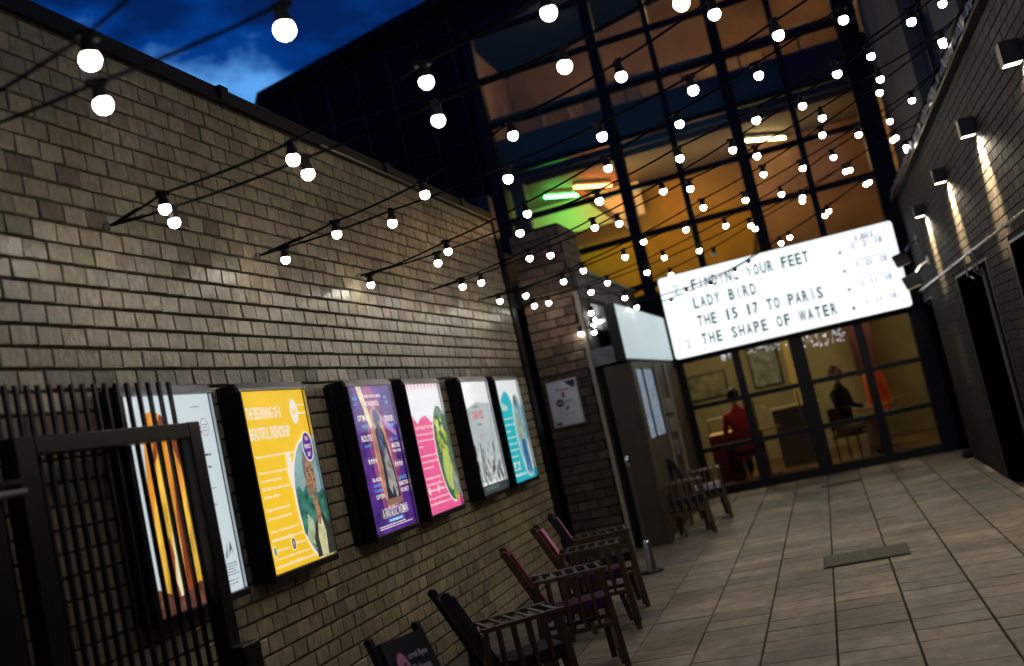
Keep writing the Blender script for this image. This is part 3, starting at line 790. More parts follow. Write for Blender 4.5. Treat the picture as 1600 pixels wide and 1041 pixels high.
# ---------------- glazed facade
fa = thing('glazed_facade', 'dark framed glass wall of many panes filling the end of the courtyard', 'window wall', (-1.3, YF, 0))
def Fp(mb, name, m=M_FRAME, **k): return part(mb, name, m, fa, **k)
MUL = [(-4.04, .17, .20), (-2.13, .165, .18), (-1.28, .09, .12), (-.36, .165, .18), (.46, .09, .12), (1.45, .30, .22)]
for x, w, d in MUL:
    zt = gl(x) + .17
    z0 = 3.0 if x not in (-4.04, 1.45) else 0.0
    Fp(MB().box(x - w / 2, x + w / 2, YF - d / 2, YF + d / 2, z0, zt), 'mullion', bevel=.006)
TZ = [3.22, 3.97, 4.70, 5.46, 6.23, 6.98, 7.72, 8.46]
for i in range(len(MUL) - 1):
    xa = MUL[i][0] + MUL[i][1] / 2; xb = MUL[i + 1][0] - MUL[i + 1][1] / 2
    rows = [3.02] + TZ
    for z in TZ:
        if z < gl(xb) - .1: Fp(MB().box(xa, xb, YF - .045, YF + .045, z - .04, z + .04), 'transom')
    a = MB(); za, zb = gl(xa), gl(xb)
    a.poly([(xa, YF - .05, za), (xb, YF - .05, zb), (xb, YF - .05, zb + .17), (xa, YF - .05, za + .17), (xa, YF + .05, za), (xb, YF + .05, zb), (xb, YF + .05, zb + .17), (xa, YF + .05, za + .17)],
           [(0, 1, 2, 3), (7, 6, 5, 4), (0, 4, 5, 1), (3, 2, 6, 7), (1, 5, 6, 2), (0, 3, 7, 4)])
    Fp(a, 'head_rail')
    zz = [3.02] + [z for z in TZ if z < gl(xb) - .1]
    for k, z in enumerate(zz):
        lo = z + (.041 if k else 0)
        if k + 1 < len(zz):
            hi = zz[k + 1] - .041; ha = hb = hi
        else: ha, hb = za - .002, zb - .002
        tz = random.uniform(-.004, .004); tx = random.uniform(-.003, .003)
        m_ = MB()
        m_.poly([(xa + .002, YF - .004 + tz, lo), (xb - .002, YF - .004 - tz, lo), (xb - .002, YF - .004 - tz + tx, hb), (xa + .002, YF - .004 + tz + tx, ha),
                 (xa + .002, YF + .004 + tz, lo), (xb - .002, YF + .004 - tz, lo), (xb - .002, YF + .004 - tz + tx, hb), (xa + .002, YF + .004 + tz + tx, ha)],
                [(0, 1, 2, 3), (7, 6, 5, 4)])
        Fp(m_, 'glass_pane', M_GLASS)
Fp(MB().box(-3.95, 1.30, YF - .06, YF + .06, 2.80, 3.019), 'transom_beam')
Fp(MB().box(-3.95, -2.03, YF - .05, YF + .25, 0, 2.799), 'solid_panel', M_CLAD)
# ---------------- glass doors
DX = [(-1.96, .13), (-1.13, .11), (-.27, .20), (.60, .12), (1.345, .12)]
for x, w in DX:
    Fp(MB().box(x - w / 2, x + w / 2, YF - .055, YF + .055, 0, 2.799), 'door_post', M_BLACK, bevel=.004)
for i in range(4):
    xa = DX[i][0] + DX[i][1] / 2; xb = DX[i + 1][0] - DX[i + 1][1] / 2
    for z, h in ((.06, .12), (.67, .07), (1.31, .07), (2.02, .10)):
        Fp(MB().box(xa, xb, YF - .035, YF + .035, z - h / 2, z + h / 2), 'door_rail', M_BLACK)
    for lo, hi in ((.121, .634), (.706, 1.274), (1.346, 1.969), (2.071, 2.798)):
        Fp(MB().poly([(xa, YF - .003, lo), (xb, YF - .003, lo), (xb, YF - .003, hi), (xa, YF - .003, hi), (xa, YF + .003, lo), (xb, YF + .003, lo), (xb, YF + .003, hi), (xa, YF + .003, hi)], [(0, 1, 2, 3), (7, 6, 5, 4)]), 'door_glass', M_GLASS)
for x in (-1.05, -.42): Fp(MB().tube([(x, YF - .09, .8), (x, YF - .09, 1.25)], .012, 8).bar((x, YF - .09, .85), (x, YF - .04, .85), .012, .012).bar((x, YF - .09, 1.2), (x, YF - .04, 1.2), .012, .012), 'door_handle', M_STEEL)

# =================================================================== ILLUMINATED SIGN
sg = thing('film_sign', 'long white lit sign listing four film titles above the glass doors', 'sign', (-.29, 15.3, 2.64))
SX0, SX1, SZ0, SZ1, SY = -1.955, 1.36, 2.03, 3.255, 15.29
def rounded(x0, x1, z0, z1, r, n=5):
    pts = []
    for cx, cz, a0 in ((x1 - r, z0 + r, -90), (x1 - r, z1 - r, 0), (x0 + r, z1 - r, 90), (x0 + r, z0 + r, 180)):
        for k in range(n + 1): a = R(a0 + 90 * k / n); pts.append((cx + r * math.cos(a), cz + r * math.sin(a)))
    return pts
def mixpart(mb, name, m, t, **k): return part(mb, name, m, t, **k)
part(prism(rounded(SX0, SX1, SZ0, SZ1, .05), SY + .004, SY + .2), 'sign_box', M_BLACK, sg)
M_SIGN = mat('sign_face', (.8, .8, .8), .5, emit=(.93, 1.0, .97), estr=1.10, emitnoise=.10, nscale=1.4)
part(prism(rounded(SX0 + .012, SX1 - .012, SZ0 + .012, SZ1 - .012, .045), SY - .004, SY + .003), 'lit_face', M_SIGN, sg)
for x in (-1.4, .9): part(MB().box(x - .03, x + .03, SY + .2, YF - .06, 2.9, 2.96), 'bracket', M_BLACK, sg)
for z in (2.13, 2.40, 2.67, 2.93, 3.16): part(MB().box(SX0 + .03, SX1 - .03, SY - .0075, SY - .0045, z, z + .006), 'letter_rail', mat('letter_rail', (.6, .62, .62), .4, emit=(.72, .80, .80), estr=1.0), sg)
ss = Sheet((0 + .29, SY - .005 - 15.3, -2.64), (1, 0, 0), (0, 0, 1), sg)
LT = mat('sign_letter', (.02, .06, .07), .6, emit=(.01, .05, .06), estr=1.0); LB = mat('sign_letter_pale', (.1, .2, .25), .6, emit=(.40, .55, .62), estr=1.0); LG = mat('sign_letter_grey', (.1, .1, .2), .6, emit=(.24, .25, .36), estr=1.0)
def letters(txt, x0, x1, z, hgt, m, wd=.105):
    """separate upright marquee letters, evenly pitched"""
    pitch = (x1 - x0) / (len(txt) - 1) if len(txt) > 1 else 0
    for i, ch in enumerate(txt):
        if ch == ' ': continue
        w_ = wd * (.18 if ch in 'I' else .40 if ch == '1' else 1.25 if ch == 'W' else .95)
        k = ss.k
        ss.text(ch, x0 + pitch * i + (wd - w_) / 2, z, w_, hgt, m, 'letter', bold=.025); ss.k = k
letters('FINDING YOUR FEET', -1.49, .10, 2.955, .165, LT, .082)
letters('LADY BIRD', -1.52, -.70, 2.695, .165, LT, .082)
letters('THE 15 17 TO PARIS', -1.52, .17, 2.425, .165, LT, .082)
letters('THE SHAPE OF WATER', -1.52, .30, 2.160, .165, LT, .082)
letters('2', -1.76, -1.76, 2.955, .15, LB, .09); letters('2', -1.76, -1.76, 2.165, .13, LB, .08)
for z, m in ((2.955, LG), (2.69, LG), (2.43, LG), (2.165, LT)):
    ss.oval(.60, z + .02, .022, .028, m, 'dot', n=12)
    ss.rect(.76, z + .135, 1.18, z + .143, LG, 'rule')
ss.text('1.BIT', .84, 3.095, .26, .075, LG)
for z, tx in ((2.985, '1   2   18'), (2.72, '1   21   18'), (2.455, '1   11   18'), (2.19, '1   11   18')):
    ss.text(tx, .78, z, .40, .085, LG)
# side sign on the box office
s2 = thing('blank_lightbox', 'blank pale lit sign box along the ticket office wall beside the film sign', 'sign', (-1.97, 13.2, 2.34))
part(MB().box(-2.08, -1.965, 11.34, 15.05, 2.03, 2.665), 'box', M_BLACK, s2)
part(MB().box(-1.964, -1.957, 11.36, 15.03, 2.045, 2.65), 'lit_face', mat('side_face', (.2, .22, .25), .5, emit=(.52, .66, .70), estr=.72, emitnoise=.15, nscale=.8), s2)

# =================================================================== TICKET OFFICE (left, beyond the wall)
bo = thing('ticket_office', 'low ticket office with canopy between the brick wall and the glass doors', 'building', (-2.4, 13.4, 0))
def O(mb, name, m, **k): return part(mb, name, m, bo, **k)
O(MB().box(-3.3, -2.42, 11.70, YF - .06, 0, 2.85), 'core_wall', M_NAVYGL)
O(MB().box(-2.415, -1.995, 11.62, YF - .08, 0, 2.02), 'side_wall', M_BROWN)
O(MB().box(-2.25, -1.95, 11.40, 11.615, 0, 2.0), 'front_pier', M_BROWN, bevel=.01)
O(MB().box(-2.385, -2.345, 11.375, 11.42, 0, 2.9), 'corner_trim', M_TRIM)
O(MB().box(-2.344, -2.252, 11.595, 11.617, 0, 2.0), 'recess_shade_panel', M_BLACK)  # black panel put in to stand for the shade inside the recess
O(MB().box(-1.975, -1.935, 11.385, 11.62, 0, 2.0), 'corner_trim', M_BROWN)
O(MB().box(-2.40, -2.085, 11.40, 14.0, 2.03, 2.22), 'lintel', M_ALUD)
O(MB().box(-3.25, -2.36, 11.63, YF - .07, 2.86, 3.14), 'canopy_fascia', M_CONC)
O(MB().box(-3.25, -2.30, 11.63, YF - .07, 3.145, 3.18), 'canopy_flashing', mat('canopy_edge', (.16, .17, .12), .5, metal=.2))
for y0, y1 in ((11.72, 12.28), (12.36, 13.05)):
    O(MB().box(-1.993, -1.985, y0, y1, 1.12, 1.92), 'window_pane', mat('leaflet_window', (.4, .5, .6), .2, emit=(.11, .16, .23), estr=1.0, emitnoise=.6, nscale=9))
    for yy in (y0 - .02, y1): O(MB().box(-1.994, -1.975, yy, yy + .02, 1.10, 1.94), 'window_jamb', M_BLACK)
O(MB().box(-1.994, -1.97, 13.25, 13.30, .3, 1.98), 'rail', M_TRIM); O(MB().box(-1.994, -1.965, 14.1, 14.2, 0, 1.99), 'rail', M_TRIM)
for z in (1.35, 1.1, .8): O(MB().box(-1.99, -1.93, 13.4, 13.75, z, z + .18), 'leaflet_rack', M_ALU)
# brick pier with notice
pr = thing('brick_pier', 'tall dark red brick pier just beyond the end of the long wall', 'pier', (-2.68, 11.55, 0))
part(MB().box(-2.975, -2.40, 11.425, 12.3, 0, 3.70), 'mortar_core', M_DMORTAR, pr)
brick_field(pr, (-2.98, 11.43, 0), (1, 0, 0), (0, 0, 1), (0, -1, 0), 0, .585, 2.05, 3.70, .215, .088, .012, .014, .018, red_tone, M_PBRICK, 160, name='brick')
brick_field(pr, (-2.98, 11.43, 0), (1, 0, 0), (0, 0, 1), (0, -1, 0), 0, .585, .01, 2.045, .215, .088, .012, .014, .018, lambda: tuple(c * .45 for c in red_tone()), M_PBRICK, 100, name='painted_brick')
brick_field(pr, (-2.405, 11.42, 0), (0, 1, 0), (0, 0, 1), (1, 0, 0), 0, .88, 3.2, 3.70, .215, .088, .012, .014, .012, red_tone, M_PBRICK, 0, name='side_brick')
ps = thing('steel_post', 'slim black steel post in the gap between brick wall and brick pier', 'post', (-3.02, 11.0, 0))
part(MB().box(-3.12, -2.985, 10.93, 11.10, 0, 4.1), 'post', M_BLACK, ps)
part(MB().tube([(-2.985 + .02 + .02 * math.cos(a), 10.98, 2.86 + .02 * math.sin(a)) for a in [6.283 * k / 10 for k in range(11)]], .005, 6), 'eye_bolt', M_STEEL, ps)
nb = thing('wall_notice', 'white notice with red heading fixed to the dark brick pier', 'notice', (-2.75, 11.395, 1.72))
ns = Sheet((-.17, -.004, -.25), (1, 0, 0), (0, 0, 1), nb)
MB().box(-.175, .175, -.0035, .008, -.255, .255).build('notice_frame', mat('notice_rim', (.45, .40, .55), .4), nb)
npap = mat('notice_paper', (.62, .68, .76), .4, noise=.15, nscale=6)
ns.rect(.008, .008, .332, .492, npap, 'notice_sheet')
ns.poly([(.20, .485), (.325, .485), (.325, .42), (.29, .40), (.24, .44)], mat('notice_navy', (.03, .02, .10), .5)); ns.poly([(.29, .42), (.32, .43), (.315, .385)], mat('notice_gold', (.25, .15, .03), .5))
nr = mat('notice_red', (.35, .03, .08), .5); nk = mat('notice_ink', (.05, .07, .12), .5); ng = mat('notice_green', (.0, .14, .11), .5)
ns.text('Business', .10, .385, .15, .035, nr, bold=.02); ns.rect(.155, .31, .185, .37, nr); ns.oval(.115, .255, .045, .045, nk); ns.text('eff', .09, .243, .05, .025, npap)
ns.lines(.17, .275, .11, 3, .017, .007, nk); ns.poly([(.16, .165), (.18, .16), (.21, .20), (.20, .215), (.18, .205)], ng); ns.text('Coop Kitchen', .12, .115, .15, .02, nk); ns.rect(.02, .015, .09, .045, nk)

# =================================================================== RIGHT WALL
rw = thing('painted_wall', 'dark painted brick wall with lamps and doorways along the right side', 'wall', (0, 0, 0))
RX = 1.5
OPEN = [(6.1, 8.45, 2.08), (9.70, 11.65, 2.08), (14.35, 15.45, 2.05)]
def P2(mb, name, m=M_DMORTAR, **k): return part(mb, name, m, rw, **k)
ys = [0.5, 6.1, 8.45, 9.70, 11.65, 14.35, 15.45, 15.55]
P2(MB().box(RX + .006, RX + .5, .5, 15.55, 2.08, 3.50), 'upper_core', mat('wall_paint', (.010, .009, .008), .8, spec=.1))
for a, b in ((.5, 6.1), (8.45, 9.70), (11.65, 14.35), (15.45, 15.55)): P2(MB().box(RX + .006, RX + .5, a, b, 0, 2.079), 'lower_core', mat('wall_paint'))
def skp(u, v):
    y = 15.55 - u
    return any(a - .10 < y < b + .10 and v < z + .02 for a, b, z in OPEN)
brick_field(rw, (RX + .02, 15.55, 0), (0, -1, 0), (0, 0, 1), (-1, 0, 0), 0, 14.6, .01, 3.48, .219, .0705, .006, .0055, .02, dark_tone, M_DBRICK, 300, skip=skp, name='brick', jit=.0008, tilt=.0003, proud=.0015)
for a, b, z in OPEN:
    P2(MB().box(RX + .30, RX + .34, a, b, 0, z), 'recessed_door', M_BLACK)
    for yy, sgn in ((a, 1), (b, -1)):
        P2(MB().box(RX - .002, RX + .30, yy - (.10 if sgn > 0 else 0), yy + (0 if sgn > 0 else .10), 0, z - .001), 'reveal', mat('reveal_paint', (.012, .012, .014), .7, spec=.2))
    P2(MB().box(RX + .0, RX + .015, a - .1, b + .1, z, z + .02), 'opening_head', M_BLACK)
for y in (10.55, 14.75): P2(MB().tube([(RX + .10, y, 0), (RX + .10, y, 2.10)], .022, 8), 'downpipe', mat('pipe_grey', (.10, .10, .11), .4, metal=.3))
P2(MB().box(RX - .10, RX + .25, 14.2, 14.55, .0, .05), 'door_mat', M_RUB)
P2(MB().box(RX + .08, RX + .14, 14.72, 14.86, 1.02, 1.06), 'door_handle', M_STEEL)
pp = thing('conduit_pipe', 'long bare metal conduit running level along the dark right wall', 'pipe', (RX - .04, 10, 2.2))
part(MB().tube([(RX - .035, 5.0, 2.20), (RX - .035, 15.3, 2.20)], .014, 8), 'pipe', M_STEEL, pp)
for y in (5.6, 7.0, 8.2, 9.0, 9.9, 10.2, 11.4, 12.6, 13.8, 14.8): part(MB().tube([(RX - .035, y, 2.20), (RX - .035, y + .05, 2.20)], .021, 8).box(RX - .03, RX, y + .01, y + .04, 2.19, 2.21), 'clip', M_STEEL, pp)
for y in (9.95, 10.15, 10.62, 14.78): part(MB().tube([(RX - .03, y, 2.19), (RX - .03, y, 2.03), (RX + .02, y, 1.98)], .011, 6), 'drop', M_ALUD, pp)
# ledge with crumpled flashing
lg = thing('metal_ledge', 'crumpled shiny flashing and cable tray running along the top of the right wall', 'ledge', (RX, 10, 3.55))
part(MB().box(RX - .06, RX + .30, .5, 15.5, 3.505, 3.535), 'ledge', M_BLACK, lg)
mb = MB(); nseg = 150; prev = None
rnd = random.Random(3)
prof = [(-.065, 3.54), (-.075, 3.60), (-.02, 3.645), (.05, 3.66), (.10, 3.62)]
vs = []; fs = []
for i in range(nseg + 1):
    y = 4 + 11.4 * i / nseg
    for (dx, z) in prof: vs.append((RX + dx + rnd.uniform(-.016, .016), y + rnd.uniform(-.02, .02), z + rnd.uniform(-.016, .018)))
for i in range(nseg):
    for k in range(4): a = i * 5 + k; fs.append((a, a + 5, a + 6, a + 1))
mb.poly(vs, fs); part(mb, 'flashing', mat('crumpled_foil', (.05, .06, .09), .62, metal=.5, bump=.3, bscale=25), lg)
for q in range(4):
    pts = [(RX - .04 + .02 * q + rnd.uniform(-.012, .012), 4 + i * .4, 3.685 + rnd.uniform(-.012, .012)) for i in range(29)]
    part(MB().tube(pts, .009, 6), 'cable', M_CABLE, lg)
# wall above the ledge
uw = thing('upper_building', 'grey rendered wall with tall dark window strips above the right ledge', 'building', (2, 10, 3.5))
UX = 1.66
for a, b in ((12.0, 15.58), (8.9, 10.2)): part(MB().box(UX, UX + .3, a, b, 3.536, 11), 'render_panel', M_RENDER, uw)
part(MB().box(UX + .12, UX + .3, 10.2, 12.0, 3.536, 11), 'window_strip', M_NAVYGL, uw); part(MB().box(UX + .12, UX + .3, 0.5, 8.9, 3.536, 11), 'window_strip', M_BLACK, uw)
for y in (10.8, 11.4): part(MB().box(UX + .09, UX + .119, y, y + .05, 3.536, 11), 'window_bar', M_BLACK, uw)
part(MB().box(UX + .001, 9, .5, 15.58, 0.3, 3.5), 'lower_block', M_DMORTAR, uw) if False else None
part(MB().box(RX + .51, 9, .5, 15.5, 0, 3.49), 'lower_block', M_DMORTAR, uw)

# wall lamps
def wall_lamp(y, z, label):
    t = thing('wall_lamp', label, 'wall lamp', (RX, y, z), 0, 'square downlights on the right wall')
    mb = MB(); w, d, h = .052, .118, .068
    mb.box(-d, -d + .006, -w, w, -h, h).box(-d + .006, -.012, -w, -w + .006, -h, h).box(-d + .006, -.012, w - .006, w, -h, h).box(-d + .006, -.012, -w + .006, w - .006, h - .006, h)
    mb.build('lamp_body', mat('lamp_body', (.006, .007, .010), .45, spec=.3), t)
    MB().box(-.0118, 0, -.045, .045, -.06, .06).build('back_plate', M_BLACK, t)
    MB().box(-d + .007, -.013, -w + .007, w - .007, -h + .001, -h + .005).build('lens', mat('lamp_lens', (.9, .9, .9), .3, emit=(1, .93, .74), estr=6.5), t)
    l = bpy.data.lights.new('spot', 'SPOT'); l.energy = WALLLAMP; l.color = (1, .72, .38); l.spot_size = R(82); l.spot_blend = .2; l.shadow_soft_size = .03
    o = bpy.data.objects.new('lamp_beam', l); COL.objects.link(o); o.parent = t; o.location = (-.088, 0, -h - .004)
    o.rotation_euler = (0, R(-41), 0)
    l2 = bpy.data.lights.new('spill', 'SPOT'); l2.energy = 55; l2.color = (1, .84, .60); l2.spot_size = R(160); l2.spot_blend = .3; l2.shadow_soft_size = .05
    o2 = bpy.data.objects.new('lamp_spill', l2); COL.objects.link(o2); o2.parent = t; o2.location = (-.07, 0, -h - .012)
wall_lamp(6.63, 3.03, 'nearest square wall lamp, at the top right corner of the dark wall')
wall_lamp(8.57, 3.02, 'second square wall lamp from the front on the dark wall')
wall_lamp(10.57, 3.00, 'third square wall lamp from the front on the dark wall')
wall_lamp(12.76, 2.98, 'farthest square wall lamp, just right of the film sign')
def bpart_tube(t, pts, r, m, name): return part(MB().tube(pts, r, 8), name, m, t)
def flood(y, z, label):
    t = thing('floodlight', label, 'floodlight', (RX, y, z))
    part(MB().tube([(RX, y, z + .17), (RX - .12, y - .02, z + .12), (RX - .20, y - .04, z + .03)], .016, 8), 'arm', M_ALU, t)
    part(MB().obox((RX - .25, y - .08, z - .03), (.09, 0, .02), (0, .05, 0), (-.02, 0, .075)), 'head', M_BLACK, t, bevel=.01)
    part(MB().obox((RX - .235, y - .08, z - .115), (.075, 0, .016), (0, .04, 0), (-.001, 0, .005)), 'lens', mat('flood_lens', (.5, .42, .25), .2), t)
    part(MB().box(RX - .02, RX, y - .04, y + .04, z + .12, z + .22), 'wall_plate', M_ALUD, t)
flood(14.2, 2.63, 'dark floodlight on a bent arm overlapping the right end of the film sign')
flood(13.6, 2.30, 'second small floodlight mounted lower on the wall by the sign')

# =================================================================== STRING LIGHTS
STRINGS = [
('U0', 2.8, 1.4, [(-1.654, 2.39, 2.727)]),
('L0', 2.8, 2.0999999999999996, [(-1.796, 2.617, 2.7), (-1.136, 2.516, 2.685)]),
('U1', 4.18, 2.78, [(-2.566, 4.048, 2.807), (-1.8, 3.815, 2.769), (-1.117, 3.607, 2.829), (-0.589, 3.446, 2.869)]),
('L1', 4.18, 3.4799999999999995, [(-2.576, 4.116, 2.756), (-1.835, 4.003, 2.752), (-1.195, 3.905, 2.774), (-0.64, 3.821, 2.8), (-0.168, 3.749, 2.868)]),
('U2', 5.55, 4.15, [(-2.357, 5.354, 2.797), (-1.74, 5.167, 2.825), (-1.166, 4.992, 2.942), (-0.558, 4.807, 3.008), (-0.082, 4.662, 3.108)]),
('L2', 5.55, 4.85, [(-2.777, 5.516, 2.775), (-2.04, 5.404, 2.782), (-1.313, 5.293, 2.813), (-0.768, 5.21, 2.867), (-0.273, 5.135, 2.94), (0.171, 5.067, 3.057)]),
('U3', 6.98, 5.58, [(-2.878, 6.943, 2.758), (-2.191, 6.734, 2.803), (-1.548, 6.538, 2.866), (-0.944, 6.354, 2.965), (-0.453, 6.205, 3.068), (0.048, 6.052, 3.17), (0.542, 5.902, 3.289)]),
('L3', 6.98, 6.28, [(-2.327, 6.878, 2.771), (-1.684, 6.78, 2.802), (-1.099, 6.691, 2.85), (-0.529, 6.604, 2.957), (-0.025, 6.527, 3.039), (0.484, 6.45, 3.154), (0.937, 6.381, 3.307)]),
('U4', 8.43, 7.029999999999999, [(-2.648, 8.323, 2.79), (-1.984, 8.121, 2.842), (-1.384, 7.938, 2.913), (-0.794, 7.758, 3.009), (-0.234, 7.588, 3.129), (0.29, 7.429, 3.259), (0.777, 7.28, 3.417), (1.251, 7.136, 3.575)]),
('L4', 8.43, 7.7299999999999995, [(-2.491, 8.353, 2.788), (-1.843, 8.254, 2.844), (-1.228, 8.16, 2.932), (-0.623, 8.068, 3.032), (-0.088, 7.987, 3.121), (0.42, 7.91, 3.246), (0.859, 7.843, 3.386), (1.299, 7.776, 3.505)]),
('U5', 9.8, 8.4, [(-2.474, 9.64, 2.757), (-1.839, 9.447, 2.823), (-1.218, 9.258, 2.911), (-0.631, 9.079, 3.037), (-0.082, 8.912, 3.147), (0.434, 8.755, 3.3), (0.913, 8.609, 3.47), (1.415, 8.456, 3.654)]),
('L5', 9.8, 9.100000000000001, [(-2.77, 9.765, 2.785), (-2.089, 9.661, 2.8), (-1.456, 9.565, 2.864), (-0.854, 9.474, 2.953), (-0.286, 9.387, 3.056), (0.241, 9.307, 3.181), (0.737, 9.231, 3.318), (1.197, 9.161, 3.461)]),
('U6', 11.2, 9.799999999999999, [(-2.609, 11.081, 2.805), (-1.894, 10.863, 2.832), (-1.235, 10.663, 2.914), (-0.559, 10.457, 3.038), (0.021, 10.28, 3.171), (0.548, 10.12, 3.351), (1.079, 9.959, 3.502), (1.554, 9.814, 3.722)]),
('L6', 11.2, 10.5, [(-2.794, 11.169, 2.823), (-2.127, 11.067, 2.804), (-1.481, 10.969, 2.847), (-0.898, 10.88, 2.922), (-0.339, 10.795, 3.027), (0.209, 10.712, 3.156), (0.691, 10.638, 3.285), (1.159, 10.567, 3.456), (1.548, 10.508, 3.614)]),
('C7', 12.6, 11.2, [(-2.446, 12.431, 2.883), (-1.982, 12.29, 2.784), (-1.372, 12.104, 2.891), (-0.834, 11.941, 2.982), (-0.332, 11.788, 3.121), (0.217, 11.621, 3.257), (0.703, 11.473, 3.421), (1.208, 11.319, 3.581)]),
('B7', 12.6, 11.9, [(-1.893, 12.432, 2.655), (-1.266, 12.336, 2.658), (-0.668, 12.245, 2.744), (-0.106, 12.16, 2.941), (0.418, 12.08, 3.107), (0.907, 12.005, 3.317), (1.384, 11.933, 3.581)]),
('A8', 14, 12.6, [(-2.217, 13.762, 2.715), (-1.614, 13.578, 2.694), (-1.069, 13.412, 2.774), (-0.537, 13.25, 2.896), (-0.0, 13.087, 3.092), (0.499, 12.935, 3.259), (1.005, 12.781, 3.448), (1.471, 12.639, 3.667)]),
]

sock_m = MB().tube([(0, 0, .013), (0, 0, .017), (0, 0, .040), (0, 0, .044), (0, 0, .062), (0, 0, .072)], [.0220, .0232, .0225, .0185, .0180, .014], 14).box(-.030, .030, -.014, .014, .060, .080).mesh('socket', M_RUB)
bulb_m = MB().sphere((0, 0, 0), .0262, 16, 11).mesh('bulb', M_BULB, True)
bulb_off = MB().sphere((0, 0, 0), .0262, 14, 10).mesh('bulb', M_BULBOFF, True)
ends = {'U0': 2.8, 'L0': 2.8}
lab = {'U0': 'first string of bulbs, cutting across the top left corner', 'L0': 'second string of bulbs at top left, over the sky',
 'U1': 'upper string of bulbs from the nearest hook on the brick wall', 'L1': 'lower string of bulbs from the nearest hook on the brick wall',
 'U2': 'upper string of bulbs from the second hook on the brick wall', 'L2': 'lower string of bulbs from the second hook on the brick wall',
 'U3': 'upper string of bulbs from the third hook, above the pink poster', 'L3': 'lower string of bulbs from the third hook, above the pink poster',
 'U4': 'upper string of bulbs from the fourth hook on the brick wall', 'L4': 'lower string of bulbs from the fourth hook on the brick wall',
 'U5': 'upper string of bulbs from the last hook on the brick wall', 'L5': 'lower string of bulbs from the last hook on the brick wall',
 'U6': 'upper string of bulbs from the steel post by the brick pier', 'L6': 'lower string of bulbs from the steel post by the brick pier',
 'C7': 'string of bulbs with one bulb unlit, crossing above the film sign', 'B7': 'string of bulbs sagging in front of the film sign, its upper corner',
 'A8': 'farthest string of bulbs, sagging lowest across the film sign'}
for key, Yl, Yr, pts in STRINGS:
    t = thing('string_light', lab[key], 'string lights', (-3.0, Yl, 2.85), 0, 'strings of round white bulbs across the courtyard')
    org = Vector((-3.0, Yl, 2.85))
    if key in ('C7', 'B7', 'A8'): a0 = Vector((-2.33, pts[0][1] + .05 + (.1 if key != 'C7' else 0), 3.02))
    else: a0 = Vector((-2.998, Yl, 2.85))
    xr = 1.47; zr = 3.66
    a1 = Vector((xr, Yl + (Yr - Yl) * (xr + 3) / 4.6, zr))
    P = [Vector(p) for p in pts]
    last = P[-1]
    if last.x < .55:                         # the string goes on to the ledge, with bulbs at the same pitch
        tgt = a1 - Vector((0, 0, .12)); n = int((tgt - last).length / .58)
        for k in range(1, n + 1):
            f = k / (n + .3); q = last.lerp(tgt, f); q.z -= .35 * f * (1 - f) * min(1, n / 5); P.append(q)
    if a1.x < P[-1].x + .06: a1 = P[-1] + Vector((.10, -.02, .14))
    tops = [p + Vector((0, 0, .070)) for p in P]
    path = [a0 + Vector((.0, 0, 0))]
    if key not in ('C7', 'B7', 'A8'): path = [a0 + Vector((.06, 0, .0))]
    full = path + tops + [a1]; fine = []
    for i in range(len(full) - 1):
        d = full[i + 1] - full[i]
        for k in range(4):
            f = k / 4; q = full[i] + d * f; q.z -= .02 * d.length * 4 * f * (1 - f) * .6; fine.append(q)
    fine.append(full[-1])
    MB().tube([q - org for q in fine], .0060, 6).build('cable', M_CABLE, t)
    if key not in ('C7', 'B7', 'A8'):
        MB().tube([Vector((.03 + .018 * math.cos(a), 0, .018 * math.sin(a))) for a in [6.2832 * k / 12 for k in range(13)]] + [Vector((0, 0, 0))], .0035, 6).build('eye_hook', M_STEEL, t)
        MB().tube([Vector((.055, 0, 0)), full[1] .lerp(full[0], .45) - org], .0075, 6).build('strain_sleeve', M_RUB, t)
    for i, p in enumerate(P):
        tilt = (random.uniform(-.10, .10), random.uniform(-.12, .06), random.uniform(0, 3))
        so = link('socket', sock_m, t, p - org); so.rotation_euler = tilt
        off = key == 'C7' and i == 3
        b = link('bulb', bulb_off if off else bulb_m, t, p - org); b.rotation_euler = tilt
        if off: b['label'] = 'unlit bluish bulb'
t = thing('string_light', 'short added string of bulbs standing in for reflections at the corner of the brick pier', 'string lights', (-2.37, 12.0, 3.0), 0, 'strings of round white bulbs across the courtyard')  # bulbs added in place of string reflections in the dark fascia
org = Vector((-2.37, 12.0, 3.0))
hp = [Vector(p) for p in ((-2.413, 12.1, 2.669), (-2.374, 12.0, 2.598), (-2.352, 11.95, 2.531), (-2.356, 11.9, 2.443), (-2.40, 11.36, 2.42))]
hp[0].x = -2.35; hp[0].y = 11.95; hp[1].x = -2.345
MB().tube([(0.02, 0, 0)] + [p + Vector((0, 0, .070)) - org for p in hp], .0048, 6).build('cable', M_CABLE, t)
for p in hp:
    r_ = (random.uniform(-.3, .3), random.uniform(-.3, .3), 0)
    a = link('socket', sock_m, t, p - org); a.rotation_euler = r_
    a = link('bulb', bulb_m, t, p - org); a.rotation_euler = r_

